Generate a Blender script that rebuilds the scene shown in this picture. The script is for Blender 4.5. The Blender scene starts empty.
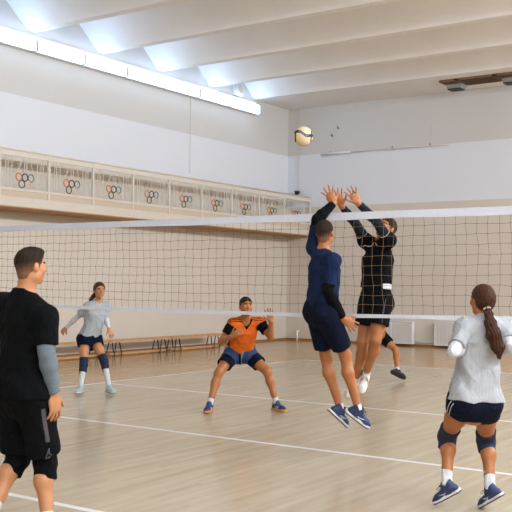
import bpy, bmesh, math, random
import numpy as np
from mathutils import Vector, Matrix

scene = bpy.context.scene
col = scene.collection
random.seed(7)

# ---------------------------------------------------------------- camera
CAM = np.array([5.6702, -7.6642, 1.5627])
YAW, PITCH, ROLL = 0.5985, 0.0310, 0.0117
cy_, sy_ = math.cos(YAW), math.sin(YAW)
FWD = np.array([-sy_ * math.cos(PITCH), cy_ * math.cos(PITCH), math.sin(PITCH)])
RT0 = np.array([cy_, sy_, 0.0])
UP0 = np.cross(RT0, FWD)
RIGHT = math.cos(ROLL) * RT0 + math.sin(ROLL) * UP0
UP = -math.sin(ROLL) * RT0 + math.cos(ROLL) * UP0
cam_data = bpy.data.cameras.new('camera')
cam_data.sensor_width = 36.0
cam_data.lens = 36.0 * 925.5 / 512.0
cam_data.clip_end = 200
cam = bpy.data.objects.new('camera', cam_data)
col.objects.link(cam)
M4 = Matrix.Identity(4)
for i in range(3):
    M4[i][0], M4[i][1], M4[i][2], M4[i][3] = RIGHT[i], UP[i], -FWD[i], CAM[i]
cam.matrix_world = M4
scene.camera = cam

# ---------------------------------------------------------------- world, daylight, exposure
world = bpy.data.worlds.new('world')
scene.world = world
world.use_nodes = True
world.node_tree.nodes['Background'].inputs[0].default_value = (0.75, 0.85, 1.0, 1)
world.node_tree.nodes['Background'].inputs[1].default_value = 0.6
scene.view_settings.view_transform = 'Standard'
scene.view_settings.look = 'None'
scene.view_settings.exposure = -0.15
scene.view_settings.gamma = 1.0
scene.view_settings.use_curve_mapping = False

def area(name, loc, direction, sx, sy, power, color):
    l = bpy.data.lights.new(name, 'AREA')
    l.shape = 'RECTANGLE'
    l.size, l.size_y = sx, sy
    l.energy = power
    l.color = color
    o = bpy.data.objects.new(name, l)
    col.objects.link(o)
    o.location = loc
    o.rotation_euler = Vector(direction).to_track_quat('-Z', 'Y').to_euler()
    return o

WIN_Y = (-11.5, -6.5, -1.5, 3.5, 8.5)          # windows of the right wall
for wy in WIN_Y:                                # daylight coming in through them
    area('window_daylight', (9.55, wy, 4.6), (-1, 0, -0.12), 3.4, 2.2, 70, (0.84, 0.92, 1.0))
for ly in (-12.0, -4.0, 4.0, 11.0):             # the lamp row of the right wall, twin of the left one
    area('right_lamp_row', (9.3, ly, 6.3), (-1, 0, -0.6), 7.0, 0.5, 690, (0.90, 0.95, 1.0))

# ---------------------------------------------------------------- materials
def lin(c):
    return tuple((v / 12.92 if v <= 0.04045 else ((v + 0.055) / 1.055) ** 2.4) for v in [x / 255.0 for x in c])

def cloth(name, rgb, rough=0.9, var=0.08, scale=25.0, bump=0.2, bscale=200.0, spec=0.25):
    m = mat(name, rgb, rough, var=var, scale=scale, bump=bump, bscale=bscale, spec=spec)
    t = m.node_tree
    b = t.nodes['Principled BSDF']
    old = b.inputs['Normal'].links[0].from_node
    tc = t.nodes.new('ShaderNodeTexCoord')
    mp = t.nodes.new('ShaderNodeMapping')
    mp.inputs['Scale'].default_value = (1.0, 1.0, 0.55)
    mp.inputs['Rotation'].default_value = (0.5, 0.6, 0.3)
    n = t.nodes.new('ShaderNodeTexNoise')
    n.inputs['Scale'].default_value = 11.0
    n.inputs['Detail'].default_value = 2.5
    n.inputs['Distortion'].default_value = 1.2
    bp = t.nodes.new('ShaderNodeBump')
    bp.inputs['Strength'].default_value = 0.75
    bp.inputs['Distance'].default_value = 0.035
    t.links.new(tc.outputs['Object'], mp.inputs['Vector'])
    t.links.new(mp.outputs['Vector'], n.inputs['Vector'])
    t.links.new(n.outputs['Fac'], bp.inputs['Height'])
    t.links.new(old.outputs['Normal'], bp.inputs['Normal'])
    t.links.new(bp.outputs['Normal'], b.inputs['Normal'])
    return m

def mat(name, rgb, rough=0.6, metal=0.0, var=0.06, scale=30.0, bump=0.0, bscale=200.0, emit=None, estr=0.0, spec=0.5, sub=0.0):
    m = bpy.data.materials.new(name)
    m.use_nodes = True
    nt = m.node_tree
    b = nt.nodes['Principled BSDF']
    b.inputs['Roughness'].default_value = rough
    b.inputs['Metallic'].default_value = metal
    b.inputs['Specular IOR Level'].default_value = spec
    c = lin(rgb)
    tc = nt.nodes.new('ShaderNodeTexCoord')
    nz = nt.nodes.new('ShaderNodeTexNoise')
    nz.inputs['Scale'].default_value = scale
    nz.inputs['Detail'].default_value = 3
    nt.links.new(tc.outputs['Object'], nz.inputs['Vector'])
    r = nt.nodes.new('ShaderNodeValToRGB')
    r.color_ramp.elements[0].position = 0.3
    r.color_ramp.elements[1].position = 0.7
    r.color_ramp.elements[0].color = (*[v * (1 - var) for v in c], 1)
    r.color_ramp.elements[1].color = (*[min(1, v * (1 + var)) for v in c], 1)
    nt.links.new(nz.outputs['Fac'], r.inputs['Fac'])
    nt.links.new(r.outputs['Color'], b.inputs['Base Color'])
    if bump:
        n2 = nt.nodes.new('ShaderNodeTexNoise')
        n2.inputs['Scale'].default_value = bscale
        nt.links.new(tc.outputs['Object'], n2.inputs['Vector'])
        bp = nt.nodes.new('ShaderNodeBump')
        bp.inputs['Strength'].default_value = bump
        bp.inputs['Distance'].default_value = 0.01
        nt.links.new(n2.outputs['Fac'], bp.inputs['Height'])
        nt.links.new(bp.outputs['Normal'], b.inputs['Normal'])
    if emit:
        b.inputs['Emission Color'].default_value = (*emit, 1)
        b.inputs['Emission Strength'].default_value = estr
    if sub:
        b.inputs['Subsurface Weight'].default_value = sub
        b.inputs['Subsurface Radius'].default_value = (0.012, 0.004, 0.002)
        b.inputs['Subsurface Scale'].default_value = 0.5
    return m

class NT:
    """small helper to chain math nodes"""
    def __init__(s, m):
        s.t = m.node_tree
    def math(s, op, a, b=0.0):
        n = s.t.nodes.new('ShaderNodeMath')
        n.operation = op
        for i, v in enumerate((a, b)):
            if isinstance(v, (int, float)):
                n.inputs[i].default_value = v
            else:
                s.t.links.new(v, n.inputs[i])
        return n.outputs[0]
    def mix(s, f, a, b):
        n = s.t.nodes.new('ShaderNodeMix')
        n.data_type = 'RGBA'
        for i, v in ((0, f), (6, a), (7, b)):
            if isinstance(v, tuple):
                n.inputs[i].default_value = (*v, 1)
            elif isinstance(v, (int, float)):
                n.inputs[i].default_value = v
            else:
                s.t.links.new(v, n.inputs[i])
        return n.outputs[2]

def wall_mat():
    """cream plaster with a band of bluish white paint between two heights"""
    m = mat('wall_plaster', (211, 201, 189), 0.38, var=0.02, scale=1.2, bump=0.05, bscale=25)
    b = m.node_tree.nodes['Principled BSDF']
    src = b.inputs['Base Color'].links[0].from_socket
    N = NT(m)
    g = m.node_tree.nodes.new('ShaderNodeNewGeometry')
    sp = m.node_tree.nodes.new('ShaderNodeSeparateXYZ')
    m.node_tree.links.new(g.outputs['Position'], sp.inputs[0])
    z = sp.outputs[2]
    low = N.math('ADD', 3.77, N.math('MULTIPLY', N.math('LESS_THAN', sp.outputs[0], -8.5), 0.28))
    inb = N.math('MULTIPLY', N.math('GREATER_THAN', z, low), N.math('LESS_THAN', z, 5.26))
    up_ = N.math('GREATER_THAN', z, 5.2)
    c = N.mix(inb, N.mix(up_, src, lin((206, 203, 200))), lin((222, 224, 231)))
    m.node_tree.links.new(c, b.inputs['Base Color'])
    return m

def floor_mat():
    m = bpy.data.materials.new('court_parquet')
    m.use_nodes = True
    t = m.node_tree
    b = t.nodes['Principled BSDF']
    N = NT(m)
    g = t.nodes.new('ShaderNodeNewGeometry')
    sp = t.nodes.new('ShaderNodeSeparateXYZ')
    t.links.new(g.outputs['Position'], sp.inputs[0])
    x, y = sp.outputs[0], sp.outputs[1]
    # planks run along the length of the court
    br = t.nodes.new('ShaderNodeTexBrick')
    mp = t.nodes.new('ShaderNodeMapping')
    mp.inputs['Rotation'].default_value = (0, 0, math.pi / 2)
    t.links.new(g.outputs['Position'], mp.inputs['Vector'])
    t.links.new(mp.outputs['Vector'], br.inputs['Vector'])
    br.inputs['Scale'].default_value = 1.0
    br.inputs['Brick Width'].default_value = 0.62
    br.inputs['Row Height'].default_value = 0.062
    br.inputs['Mortar Size'].default_value = 0.0008
    br.inputs['Mortar Smooth'].default_value = 0.2
    br.inputs['Bias'].default_value = 0.0
    br.inputs['Color1'].default_value = (*lin((175, 161, 137)), 1)
    br.inputs['Color2'].default_value = (*lin((184, 170, 146)), 1)
    br.inputs['Mortar'].default_value = (*lin((158, 146, 125)), 1)
    # long grain
    mp2 = t.nodes.new('ShaderNodeMapping')
    mp2.inputs['Scale'].default_value = (9, 0.7, 1)
    t.links.new(g.outputs['Position'], mp2.inputs['Vector'])
    nz = t.nodes.new('ShaderNodeTexNoise')
    nz.inputs['Scale'].default_value = 1.0
    nz.inputs['Detail'].default_value = 5
    t.links.new(mp2.outputs['Vector'], nz.inputs['Vector'])
    gr = t.nodes.new('ShaderNodeValToRGB')
    gr.color_ramp.elements[0].position = 0.34
    gr.color_ramp.elements[0].color = (0.93, 0.91, 0.88, 1)
    gr.color_ramp.elements[1].position = 0.62
    gr.color_ramp.elements[1].color = (1.06, 1.06, 1.06, 1)
    t.links.new(nz.outputs['Fac'], gr.inputs['Fac'])
    mul = t.nodes.new('ShaderNodeMix')
    mul.data_type = 'RGBA'
    mul.blend_type = 'MULTIPLY'
    mul.inputs[0].default_value = 1.0
    t.links.new(br.outputs['Color'], mul.inputs[6])
    t.links.new(gr.outputs['Color'], mul.inputs[7])
    wood = mul.outputs[2]
    # varnish outside the court is warmer
    ax = N.math('ABSOLUTE', x)
    ay = N.math('ABSOLUTE', y)
    inside = N.math('MULTIPLY', N.math('LESS_THAN', ax, 4.5), N.math('LESS_THAN', ay, 9.0))
    tint = t.nodes.new('ShaderNodeMix')
    tint.data_type = 'RGBA'
    tint.blend_type = 'MULTIPLY'
    tint.inputs[0].default_value = 1.0
    t.links.new(wood, tint.inputs[6])
    tint.inputs[7].default_value = (1.0, 0.74, 0.45, 1)
    wood2 = N.mix(inside, tint.outputs[2], wood)
    # painted lines of the volleyball court, 5 cm wide
    def band(v, c, w=0.032):
        return N.math('LESS_THAN', N.math('ABSOLUTE', N.math('SUBTRACT', v, c)), w)
    inx = N.math('LESS_THAN', ax, 4.527)
    iny = N.math('LESS_THAN', ay, 9.027)
    across = N.math('MAXIMUM', N.math('MAXIMUM', band(ay, 9.0), band(ay, 3.0)), band(y, 0.0))
    line = N.math('MAXIMUM', N.math('MULTIPLY', across, inx), N.math('MULTIPLY', band(ax, 4.5), iny))
    wear = t.nodes.new('ShaderNodeTexNoise')
    wear.inputs['Scale'].default_value = 9
    wear.inputs['Detail'].default_value = 4
    t.links.new(g.outputs['Position'], wear.inputs['Vector'])
    lf = N.math('MULTIPLY', line, N.math('MINIMUM', N.math('ADD', 0.5, wear.outputs['Fac']), 0.92))
    colr = N.mix(lf, wood2, lin((228, 228, 230)))
    t.links.new(colr, b.inputs['Base Color'])
    rr = N.math('ADD', 0.13, N.math('MULTIPLY', nz.outputs['Fac'], 0.12))
    t.links.new(rr, b.inputs['Roughness'])
    b.inputs['Specular IOR Level'].default_value = 0.5
    bp = t.nodes.new('ShaderNodeBump')
    bp.inputs['Strength'].default_value = 0.05
    bp.inputs['Distance'].default_value = 0.004
    t.links.new(nz.outputs['Fac'], bp.inputs['Height'])
    t.links.new(bp.outputs['Normal'], b.inputs['Normal'])
    return m

MT = dict(
    wall=wall_mat(), floor=floor_mat(),
    ceil=mat('ceiling_paint', (238, 237, 236), 0.7, var=0.02, scale=1.5),
    trim=mat('trim_wood', (150, 104, 62), 0.5, var=0.12, scale=6),
    kick=mat('kick_board_paint', (202, 184, 162), 0.6, var=0.03, scale=8),
    soffit=mat('soffit_warm_shade', (172, 126, 74), 0.6, var=0.08, scale=5),  # tan stands in for shade and floor bounce under the gallery
    pale=mat('pale_paint', (210, 200, 188), 0.5, var=0.02, scale=8),
    white=mat('white_enamel', (226, 226, 228), 0.4, var=0.02, scale=8),
    rail=mat('cream_enamel', (215, 206, 194), 0.45, var=0.02, scale=8),
    tan=mat('tan_wood', (214, 196, 172), 0.5, var=0.1, scale=7),
    bench=mat('bench_wood', (196, 148, 96), 0.45, var=0.1, scale=9),
    dmetal=mat('dark_metal', (52, 52, 56), 0.4, 0.6),
    glow=mat('lamp_diffuser', (240, 244, 255), 0.5, emit=(0.55, 0.76, 1.0), estr=6.4),
    uplight=mat('lamp_uplight', (240, 244, 255), 0.5, emit=(0.46, 0.68, 1.0), estr=14.0),
    tape=mat('net_tape', (212, 216, 228), 0.6, var=0.03, scale=20),
    cord=mat('net_cord', (122, 97, 68), 0.8, var=0.1),
    grille=mat('grille_metal', (120, 92, 70), 0.55, 0.3, var=0.15, scale=60),
    steel=mat('steel', (170, 180, 186), 0.3, 0.8),
    black=mat('black_plastic', (24, 24, 28), 0.5),
    r_orange=mat('ring_orange', (206, 116, 44), 0.5), r_black=mat('ring_black', (44, 40, 40), 0.5),
    r_teal=mat('ring_teal', (88, 128, 142), 0.5), r_green=mat('ring_dark_green', (72, 92, 88), 0.5),
    r_yellow=mat('ring_faded_yellow', (224, 194, 148), 0.5),
)

# ---------------------------------------------------------------- mesh helpers
class MB:
    """collects boxes, bars and tubes; build() links them as ONE mesh object"""
    def __init__(s):
        s.v, s.f, s.mi = [], [], []
    def add(s, vs, fs, mi=0):
        o = len(s.v)
        s.v += [tuple(v) for v in vs]
        s.f += [tuple(i + o for i in f) for f in fs]
        s.mi += [mi] * len(fs)
    def box(s, x0, x1, y0, y1, z0, z1, mi=0):
        vs = [(x, y, z) for x in (x0, x1) for y in (y0, y1) for z in (z0, z1)]
        s.add(vs, [(0, 1, 3, 2), (4, 6, 7, 5), (0, 4, 5, 1), (2, 3, 7, 6), (0, 2, 6, 4), (1, 5, 7, 3)], mi)
    def tube(s, pts, r, n=8, mi=0, closed=False):
        pts = [Vector(p) for p in pts]
        m = len(pts)
        rs = r if isinstance(r, (list, tuple)) else [r] * m
        vs = []
        ref = None
        for i, p in enumerate(pts):
            a = pts[(i - 1) % m] if (closed or i > 0) else p
            c = pts[(i + 1) % m] if (closed or i < m - 1) else p
            d = (c - a).normalized()
            if ref is None:
                ref = Vector((0, 0, 1)) if abs(d.z) < 0.9 else Vector((1, 0, 0))
            u = d.cross(ref)
            if u.length < 1e-5:
                u = d.orthogonal()
            u.normalize()
            w = u.cross(d).normalized()
            ref = w
            for k in range(n):
                an = 2 * math.pi * k / n
                vs.append(p + (u * math.cos(an) + w * math.sin(an)) * rs[i])
        fs = []
        for i in range(m if closed else m - 1):
            j = (i + 1) % m
            for k in range(n):
                k2 = (k + 1) % n
                fs.append((i * n + k, j * n + k, j * n + k2, i * n + k2))
        if not closed:
            fs.append(tuple(range(n)))
            fs.append(tuple(reversed([(m - 1) * n + k for k in range(n)])))
        s.add(vs, fs, mi)
    def bar(s, a, b, r, n=6, mi=0):
        s.tube([a, b], r, n, mi)
    def build(s, name, mats, parent=None, loc=(0, 0, 0), smooth=False, bevel=0.0):
        me = bpy.data.meshes.new(name)
        me.from_pydata([Vector(v) for v in s.v], [], s.f)
        for m_ in (mats if isinstance(mats, (list, tuple)) else [mats]):
            me.materials.append(m_)
        me.polygons.foreach_set('material_index', s.mi)
        bm = bmesh.new()
        bm.from_mesh(me)
        bmesh.ops.recalc_face_normals(bm, faces=bm.faces)
        bm.to_mesh(me)
        bm.free()
        o = bpy.data.objects.new(name, me)
        col.objects.link(o)
        o.location = loc
        if parent:
            o.parent = parent
        if smooth:
            me.shade_smooth()
        if bevel:
            md = o.modifiers.new('bevel', 'BEVEL')
            md.width = bevel
            md.segments = 2
            md.limit_method = 'ANGLE'
        return o

def tag(o, label=None, cat=None, group=None, kind=None):
    for k, v in (('label', label), ('category', cat), ('group', group), ('kind', kind)):
        if v:
            o[k] = v
    return o

def empty(name, loc=(0, 0, 0), rz=0.0):
    o = bpy.data.objects.new(name, None)
    o.empty_display_size = 0.2
    col.objects.link(o)
    o.location = loc
    o.rotation_euler[2] = rz
    return o

def copy_tree(o, parent=None):
    c = o.copy()
    col.objects.link(c)
    c.parent = parent
    for ch in list(o.children):
        copy_tree(ch, c)
    return c

# ---------------------------------------------------------------- the hall
XL, XR, YB, YF, ZC = -8.53, 9.7, 14.74, -16.0, 6.6
def struct(name, mb, m, **k):
    return tag(mb.build(name, m, **k), kind='structure')

b = MB(); b.box(XL - 0.2, XR + 0.2, YF - 0.2, YB + 0.2, -0.2, 0); struct('floor', b, MT['floor'])
b = MB(); b.box(XL - 0.2, XL, YF - 0.2, YB + 0.2, 0, 7.6); struct('wall_left', b, MT['wall'])
b = MB(); b.box(XL, XR, YB, YB + 0.2, 0, 7.6); struct('wall_back', b, MT['wall'])
b = MB(); b.box(XL, XR, YF - 0.2, YF, 0, 7.6); struct('wall_front', b, MT['wall'])
b = MB()                                               # right wall with its window openings
b.box(XR, XR + 0.2, YF, YB, 0, 2.0)
b.box(XR, XR + 0.2, YF, YB, 5.8, 7.6)
edges = [YF] + [e for wy in WIN_Y for e in (wy - 1.8, wy + 1.8)] + [YB]
for i in range(0, len(edges), 2):
    b.box(XR, XR + 0.2, edges[i], edges[i + 1], 2.0, 5.8)
struct('wall_right', b, MT['wall'])
glass = mat('window_glass', (225, 235, 240), 0.05)
glass.node_tree.nodes['Principled BSDF'].inputs['Transmission Weight'].default_value = 1.0
for i, wy in enumerate(WIN_Y):
    b = MB()
    for yy in (-1.8, -0.6, 0.6, 1.74):
        b.box(XR + 0.05, XR + 0.12, wy + yy, wy + yy + 0.06, 2.0, 5.8)
    for zz in (2.0, 3.9, 5.74):
        b.box(XR + 0.05, XR + 0.12, wy - 1.8, wy + 1.8, zz, zz + 0.06)
    w = struct('window_%d' % (i + 1), b, MT['white'])
    b = MB(); b.box(XR + 0.075, XR + 0.085, wy - 1.8, wy + 1.8, 2.0, 5.8); b.build('pane', glass, w)

# ceiling: folded concrete ribs across the hall, flat strip along the back wall
prof = []
ribs = [13.05 - 2.0 * k for k in range(0, 15)]
pts = [(YB, ZC), (12.93, ZC)]
for k in range(1, 15):
    yb = 13.03 - 2.0 * k
    pts += [(yb + 2.0 - 0.10 - 0.74, 7.22), (yb + 0.10 + 0.74, 7.22), (yb + 0.10, ZC), (yb - 0.10, ZC)]
pts += [(YF, ZC)]
vs, fs = [], []
for (yy, zz) in pts:
    vs += [(XL, yy, zz), (XR, yy, zz)]
for i in range(len(pts) - 1):
    fs.append((2 * i, 2 * i + 1, 2 * i + 3, 2 * i + 2))
n0 = len(vs)
for (yy, zz) in pts:
    vs += [(XL, yy, 7.6), (XR, yy, 7.6)]
for i in range(len(pts) - 1):
    fs.append((n0 + 2 * i, n0 + 2 * i + 2, n0 + 2 * i + 3, n0 + 2 * i + 1))
    fs.append((2 * i, 2 * i + 2, n0 + 2 * i + 2, n0 + 2 * i))
    fs.append((2 * i + 1, n0 + 2 * i + 1, n0 + 2 * i + 3, 2 * i + 3))
b = MB(); b.add(vs, fs); struct('ceiling', b, MT['ceil'])

b = MB(); b.box(XL, XL + 0.018, YF, YB, 0, 0.06); struct('baseboard_left', b, MT['trim'])
b = MB(); b.box(XL, XR, YB - 0.018, YB, 0, 0.06); struct('baseboard_back', b, MT['trim'])

# ledge that carries the row of wall lamps
b = MB(); b.box(XL, -8.43, YF, 12.96, 6.40, 6.50); struct('trim_1', b, MT['white'], bevel=0.01)

# gallery along the left wall
XG = -7.70
b = MB()
b.box(XL, XG, YF, YB, 2.965, 3.145)
struct('trim_2', b, MT['pale'], bevel=0.008)
b = MB(); b.box(XL, XG - 0.015, YF, YB, 2.945, 2.965)      # added underside panel, warm shade below the gallery put into its colour
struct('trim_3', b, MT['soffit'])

# ---------------------------------------------------------------- wall lamps above the gallery
def make_lamp():
    o = empty('linear_wall_lamp', (-8.37, 0, 6.17))
    b = MB(); b.box(-0.16, 0.0, -0.645, 0.645, 0.0, 0.225); b.build('housing', MT['white'], o, bevel=0.006)
    b = MB(); b.box(0.0, 0.09, -0.625, 0.625, 0.005, 0.22); b.build('diffuser', MT['glow'], o, bevel=0.02)
    b = MB(); b.box(0.01, 0.08, -0.61, 0.61, 0.221, 0.226); b.build('open_top', MT['uplight'], o)
    for s in (-1, 1):
        b = MB(); b.box(-0.02, 0.08, s * 0.638 - 0.007, s * 0.638 + 0.007, 0.003, 0.222); b.build('end_cap', MT['white'], o)
    return o
lamp0 = make_lamp()
LAMP_WORDS = ['at the far end of the row', 'second from the far end of the row', 'third from the far end of the row',
              'fourth from the far end of the row', 'fifth from the far end of the row', 'sixth from the far end of the row',
              'seventh from its far end']
for k in range(21):
    y = 12.28 - 1.325 * k
    o = lamp0 if k == 0 else copy_tree(lamp0)
    o.location = (-8.37, y, 6.17)
    tag(o, 'glowing white linear lamp high on left wall, ' + LAMP_WORDS[k] if k < 7 else
        'glowing white linear lamp high on left wall, outside the picture to the left', 'lamp', 'linear lamps high on the left wall')

# ---------------------------------------------------------------- gallery railing: bays with five rings
def ring_pts(cy, cz, r, n=24):
    return [(0.012, cy + r * math.cos(2 * math.pi * k / n), cz + r * math.sin(2 * math.pi * k / n)) for k in range(n)]
RZ0 = 3.145
rail = empty('gallery_railing', (XG - 0.06, 0, RZ0))
tag(rail, 'cream metal railing with ring emblems along the gallery edge', 'railing')
Y0, Y1 = -8.0, YB - 0.01
b = MB(); b.bar((0, Y0, 0.885), (0, Y1, 0.885), 0.022, 10); b.build('handrail', MT['rail'], rail, smooth=True)
b = MB(); b.box(-0.018, 0.018, Y0, Y1, 0.765, 0.862); b.build('top_board', MT['rail'], rail, bevel=0.004)
b = MB(); b.box(-0.02, 0.02, Y0, Y1, 0.125, 0.165); b.build('bottom_rail', MT['rail'], rail)
b = MB(); b.box(-0.012, 0.0, Y0, Y1, 0.0, 0.125); b.build('kick_board', MT['kick'], rail)
post_b = MB(); post_b.box(-0.024, 0.024, -0.024, 0.024, 0.0, 0.87)
p0 = None
for k in range(-10, 10):
    py = 4.25 + 0.6065 + 1.213 * (k - 2)
    if p0 is None:
        p0 = post_b.build('post', MT['rail'], rail); o = p0
    else:
        o = p0.copy(); col.objects.link(o)
    o.location = (0, py, 0)
o = p0.copy(); col.objects.link(o); o.location = (0, Y1 - 0.03, 0)
proto = None
for k in range(-8, 10):
    cy = 4.25 + 1.213 * (k - 1)
    if proto is None:
        em = MB()
        zc = 0.385
        for q, (dy, dz) in enumerate(((-0.15, 0), (0, 0), (0.15, 0), (-0.075, -0.13), (0.075, -0.13))):
            em.tube(ring_pts(dy, zc + dz, 0.070), 0.0115, 6, q, True)
        proto = em.build('ring_emblem', [MT['r_orange'], MT['r_black'], MT['r_teal'], MT['r_green'], MT['r_yellow']], rail, smooth=True)
        bb = MB()
        for dy in (-0.46, -0.40, -0.31, 0.31, 0.40, 0.46):
            bb.bar((0, dy, 0.16), (0, dy, 0.77), 0.008, 6)
        for (a, c) in ((-0.03, -0.21), (-0.01, -0.01), (0.05, 0.05), (0.11, 0.24)):
            bb.bar((0, a, 0.77), (0, c, 0.42 if abs(a - c) > 0.05 else 0.45), 0.007, 6)
        bb.bar((0, -0.21, 0.42), (0, -0.31, 0.16), 0.006, 6)
        bb.bar((0, 0.24, 0.42), (0, 0.31, 0.16), 0.006, 6)
        bars0 = bb.build('infill_bars', MT['rail'], rail)
        e, i_ = proto, bars0
    else:
        e, i_ = proto.copy(), bars0.copy()
        col.objects.link(e); col.objects.link(i_)
    e.location = (0, cy, 0)
    i_.location = (0, cy, 0)

# two tan boards along the wall behind the railing
t = empty('wall_boards', (XL + 0.02, 0, RZ0))
tag(t, 'pair of tan boards running level along the wall behind the gallery railing', 'wall boards')
for z0, z1 in ((0.58, 0.63), (0.72, 0.78)):
    b = MB(); b.box(-0.015, -0.004, -7.8, 14.4, z0, z1); b.build('board', MT['tan'], t)
for k in range(8):
    b = MB(); y = -7.5 + 3.1 * k
    b.box(-0.02, -0.001, y, y + 0.05, 0.50, 0.85); b.build('bracket', MT['pale'], t)

# ---------------------------------------------------------------- back wall fittings
def radiator(x0, label):
    o = empty('radiator', (x0 + 0.6, 14.61, 0.06))
    tag(o, label, 'radiator', 'radiators along the back wall')
    b = MB(); b.box(-0.6, 0.6, -0.06, 0.10, 0.0, 0.57); b.build('cover', MT['white'], o, bevel=0.008)
    b = MB(); b.box(-0.615, 0.615, -0.085, 0.11, 0.57, 0.595); b.build('top_shelf', MT['white'], o, bevel=0.005)
    for s in (-0.3, 0.3):
        g = MB()
        for k in range(13):
            g.box(s - 0.255 + k * 0.0415, s - 0.255 + k * 0.0415 + 0.012, -0.072, -0.058, 0.05, 0.52)
        g.build('grille', MT['pale'], o)
    for s in (-0.6, -0.012, 0.576):
        f = MB(); f.box(s, s + 0.024, -0.075, -0.058, 0.0, 0.57); f.build('frame_bar', MT['white'], o)
    return o
radiator(-5.74, 'white radiator cover on back wall, partly behind the jumping man in black')
radiator(-3.92, 'white radiator cover on back wall, just left of the ponytailed woman')
b = MB(); b.bar((-4.50, 14.71, 0.12), (-3.96, 14.71, 0.12), 0.02, 8)
tag(b.build('heating_pipe', MT['white'], smooth=True), 'thin white heating pipe low on back wall linking the two radiators', 'pipe')
b = MB(); b.bar((-8.08, 14.6, 0.0), (-8.08, 14.6, 0.30), 0.028, 10); b.bar((-8.08, 14.6, 0.27), (-8.08, 14.73, 0.27), 0.02, 8)
tag(b.build('pipe_stub', MT['white'], smooth=True), 'short upright white pipe by the far corner of the hall', 'pipe')

t = empty('wall_tube', (-5.5, 14.66, 5.23))
tag(t, 'long thin white tube fixed level high on the back wall', 'pipe')
b = MB(); b.bar((-1.9, 0, 0.0), (1.9, 0, 0.0), 0.014, 8); b.build('rod', MT['pale'], t, smooth=True)
b = MB(); b.bar((-1.85, -0.02, 0.0), (-0.95, -0.02, 0.0), 0.034, 10); b.build('lamp_tube', MT['white'], t, smooth=True)
for xx in (-1.6, 0.3, 1.38):
    b = MB(); b.bar((xx, 0, 0), (xx, 0.08, 0), 0.014, 6); b.bar((xx, 0, -0.01), (xx, 0, 0.06), 0.014, 6); b.build('bracket', MT['grille'], t)
b = MB(); b.bar((1.38, 0.07, 0.0), (1.38, 0.07, 0.62), 0.006, 5); b.build('wire', MT['pale'], t)
for (hx, hz, lb) in ((-7.07, 5.73, 'small dark hook in back wall, lower of two'), (-6.88, 5.93, 'small dark hook in back wall, upper of two')):
    b = MB(); b.bar((0, 0, 0), (0, -0.06, 0), 0.018, 6); b.bar((0, -0.06, 0), (0, -0.06, 0.05), 0.014, 6)
    tag(b.build('wall_hook', MT['grille'], loc=(hx, 14.74, hz)), lb, 'hook')

t = empty('surveillance_camera', (-8.16, 14.64, 4.19))
tag(t, 'small dark dome camera on a cable above the end of the gallery railing', 'camera')
b = MB()
for k in range(6):
    pass
b.tube([(0, 0, 0.05), (0, 0, 0.045), (0, 0, 0.02), (0, 0, -0.02), (0, 0, -0.05), (0, 0, -0.065)], [0.05, 0.085, 0.09, 0.08, 0.05, 0.01], 16)
b.build('dome', MT['black'], t, smooth=True)
b = MB(); b.bar((-0.05, -0.09, 0.0), (-0.05, -0.04, 0.0), 0.03, 8); b.bar((0, 0, 0.03), (0, 0.1, 0.03), 0.02, 8); b.build('mount', MT['white'], t)
b = MB(); b.bar((0, 0.07, 0.03), (0, 0.07, 2.41), 0.008, 5); b.build('cable', MT['pale'], t)
b = MB(); b.bar((XL + 0.012, 10.2, 4.3), (XL + 0.012, 10.2, 6.17), 0.006, 5)
tag(b.build('lamp_cable', MT['pale']), 'thin cable running down the left wall from the lamps', 'cable')

t = empty('wall_speaker', (-8.45, 12.18, 6.72))
tag(t, 'round white speaker above the far end of the lamp row', 'speaker')
b = MB(); b.tube([(-0.08, 0, 0), (0.03, 0, 0), (0.05, 0, 0)], [0.15, 0.15, 0.13], 24); b.build('housing', MT['white'], t)
b = MB(); b.tube([(0.049, 0, 0), (0.058, 0, 0)], [0.115, 0.10], 24); b.build('speaker_mesh', MT['pale'], t)
b = MB(); b.box(-0.09, -0.02, -0.19, 0.19, -0.17, 0.17); b.build('mounting_plate', MT['white'], t)

# grilles and caged lamps at the end of the ceiling
def vent(x0, x1, d, label):
    o = empty('ceiling_grille', ((x0 + x1) / 2, 13.38 + d, 6.6))
    tag(o, label, 'vent', 'grilles in the ceiling by the back wall')
    h = (x1 - x0) / 2
    b = MB()
    for (a0, a1, c0, c1) in ((-h, h, -d, -d + 0.03), (-h, h, d - 0.03, d), (-h, -h + 0.03, -d, d), (h - 0.03, h, -d, d)):
        b.box(a0, a1, c0, c1, -0.05, 0.0)
    b.build('frame', MT['grille'], o)
    b = MB(); b.box(-h + 0.02, h - 0.02, -d + 0.02, d - 0.02, -0.012, -0.004); b.build('backing', MT['black'], o)
    g = MB()
    n = int((x1 - x0) / 0.05)
    for k in range(1, n):
        xx = -h + (x1 - x0) * k / n
        g.box(xx - 0.006, xx + 0.006, -d + 0.02, d - 0.02, -0.045, -0.01)
    for k in range(1, 11):
        yy = -d + d * 0.182 * k
        g.box(-h + 0.02, h - 0.02, yy - 0.005, yy + 0.005, -0.04, -0.015)
    g.build('mesh', MT['grille'], o)
vent(-3.33, -2.91, 0.17, 'short brown ceiling grille above the left caged lamp')
vent(-2.87, -1.96, 0.34, 'long brown ceiling grille between the two caged lamps')
vent(-1.91, -1.49, 0.17, 'short brown ceiling grille above the right caged lamp, at photo edge')
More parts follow.
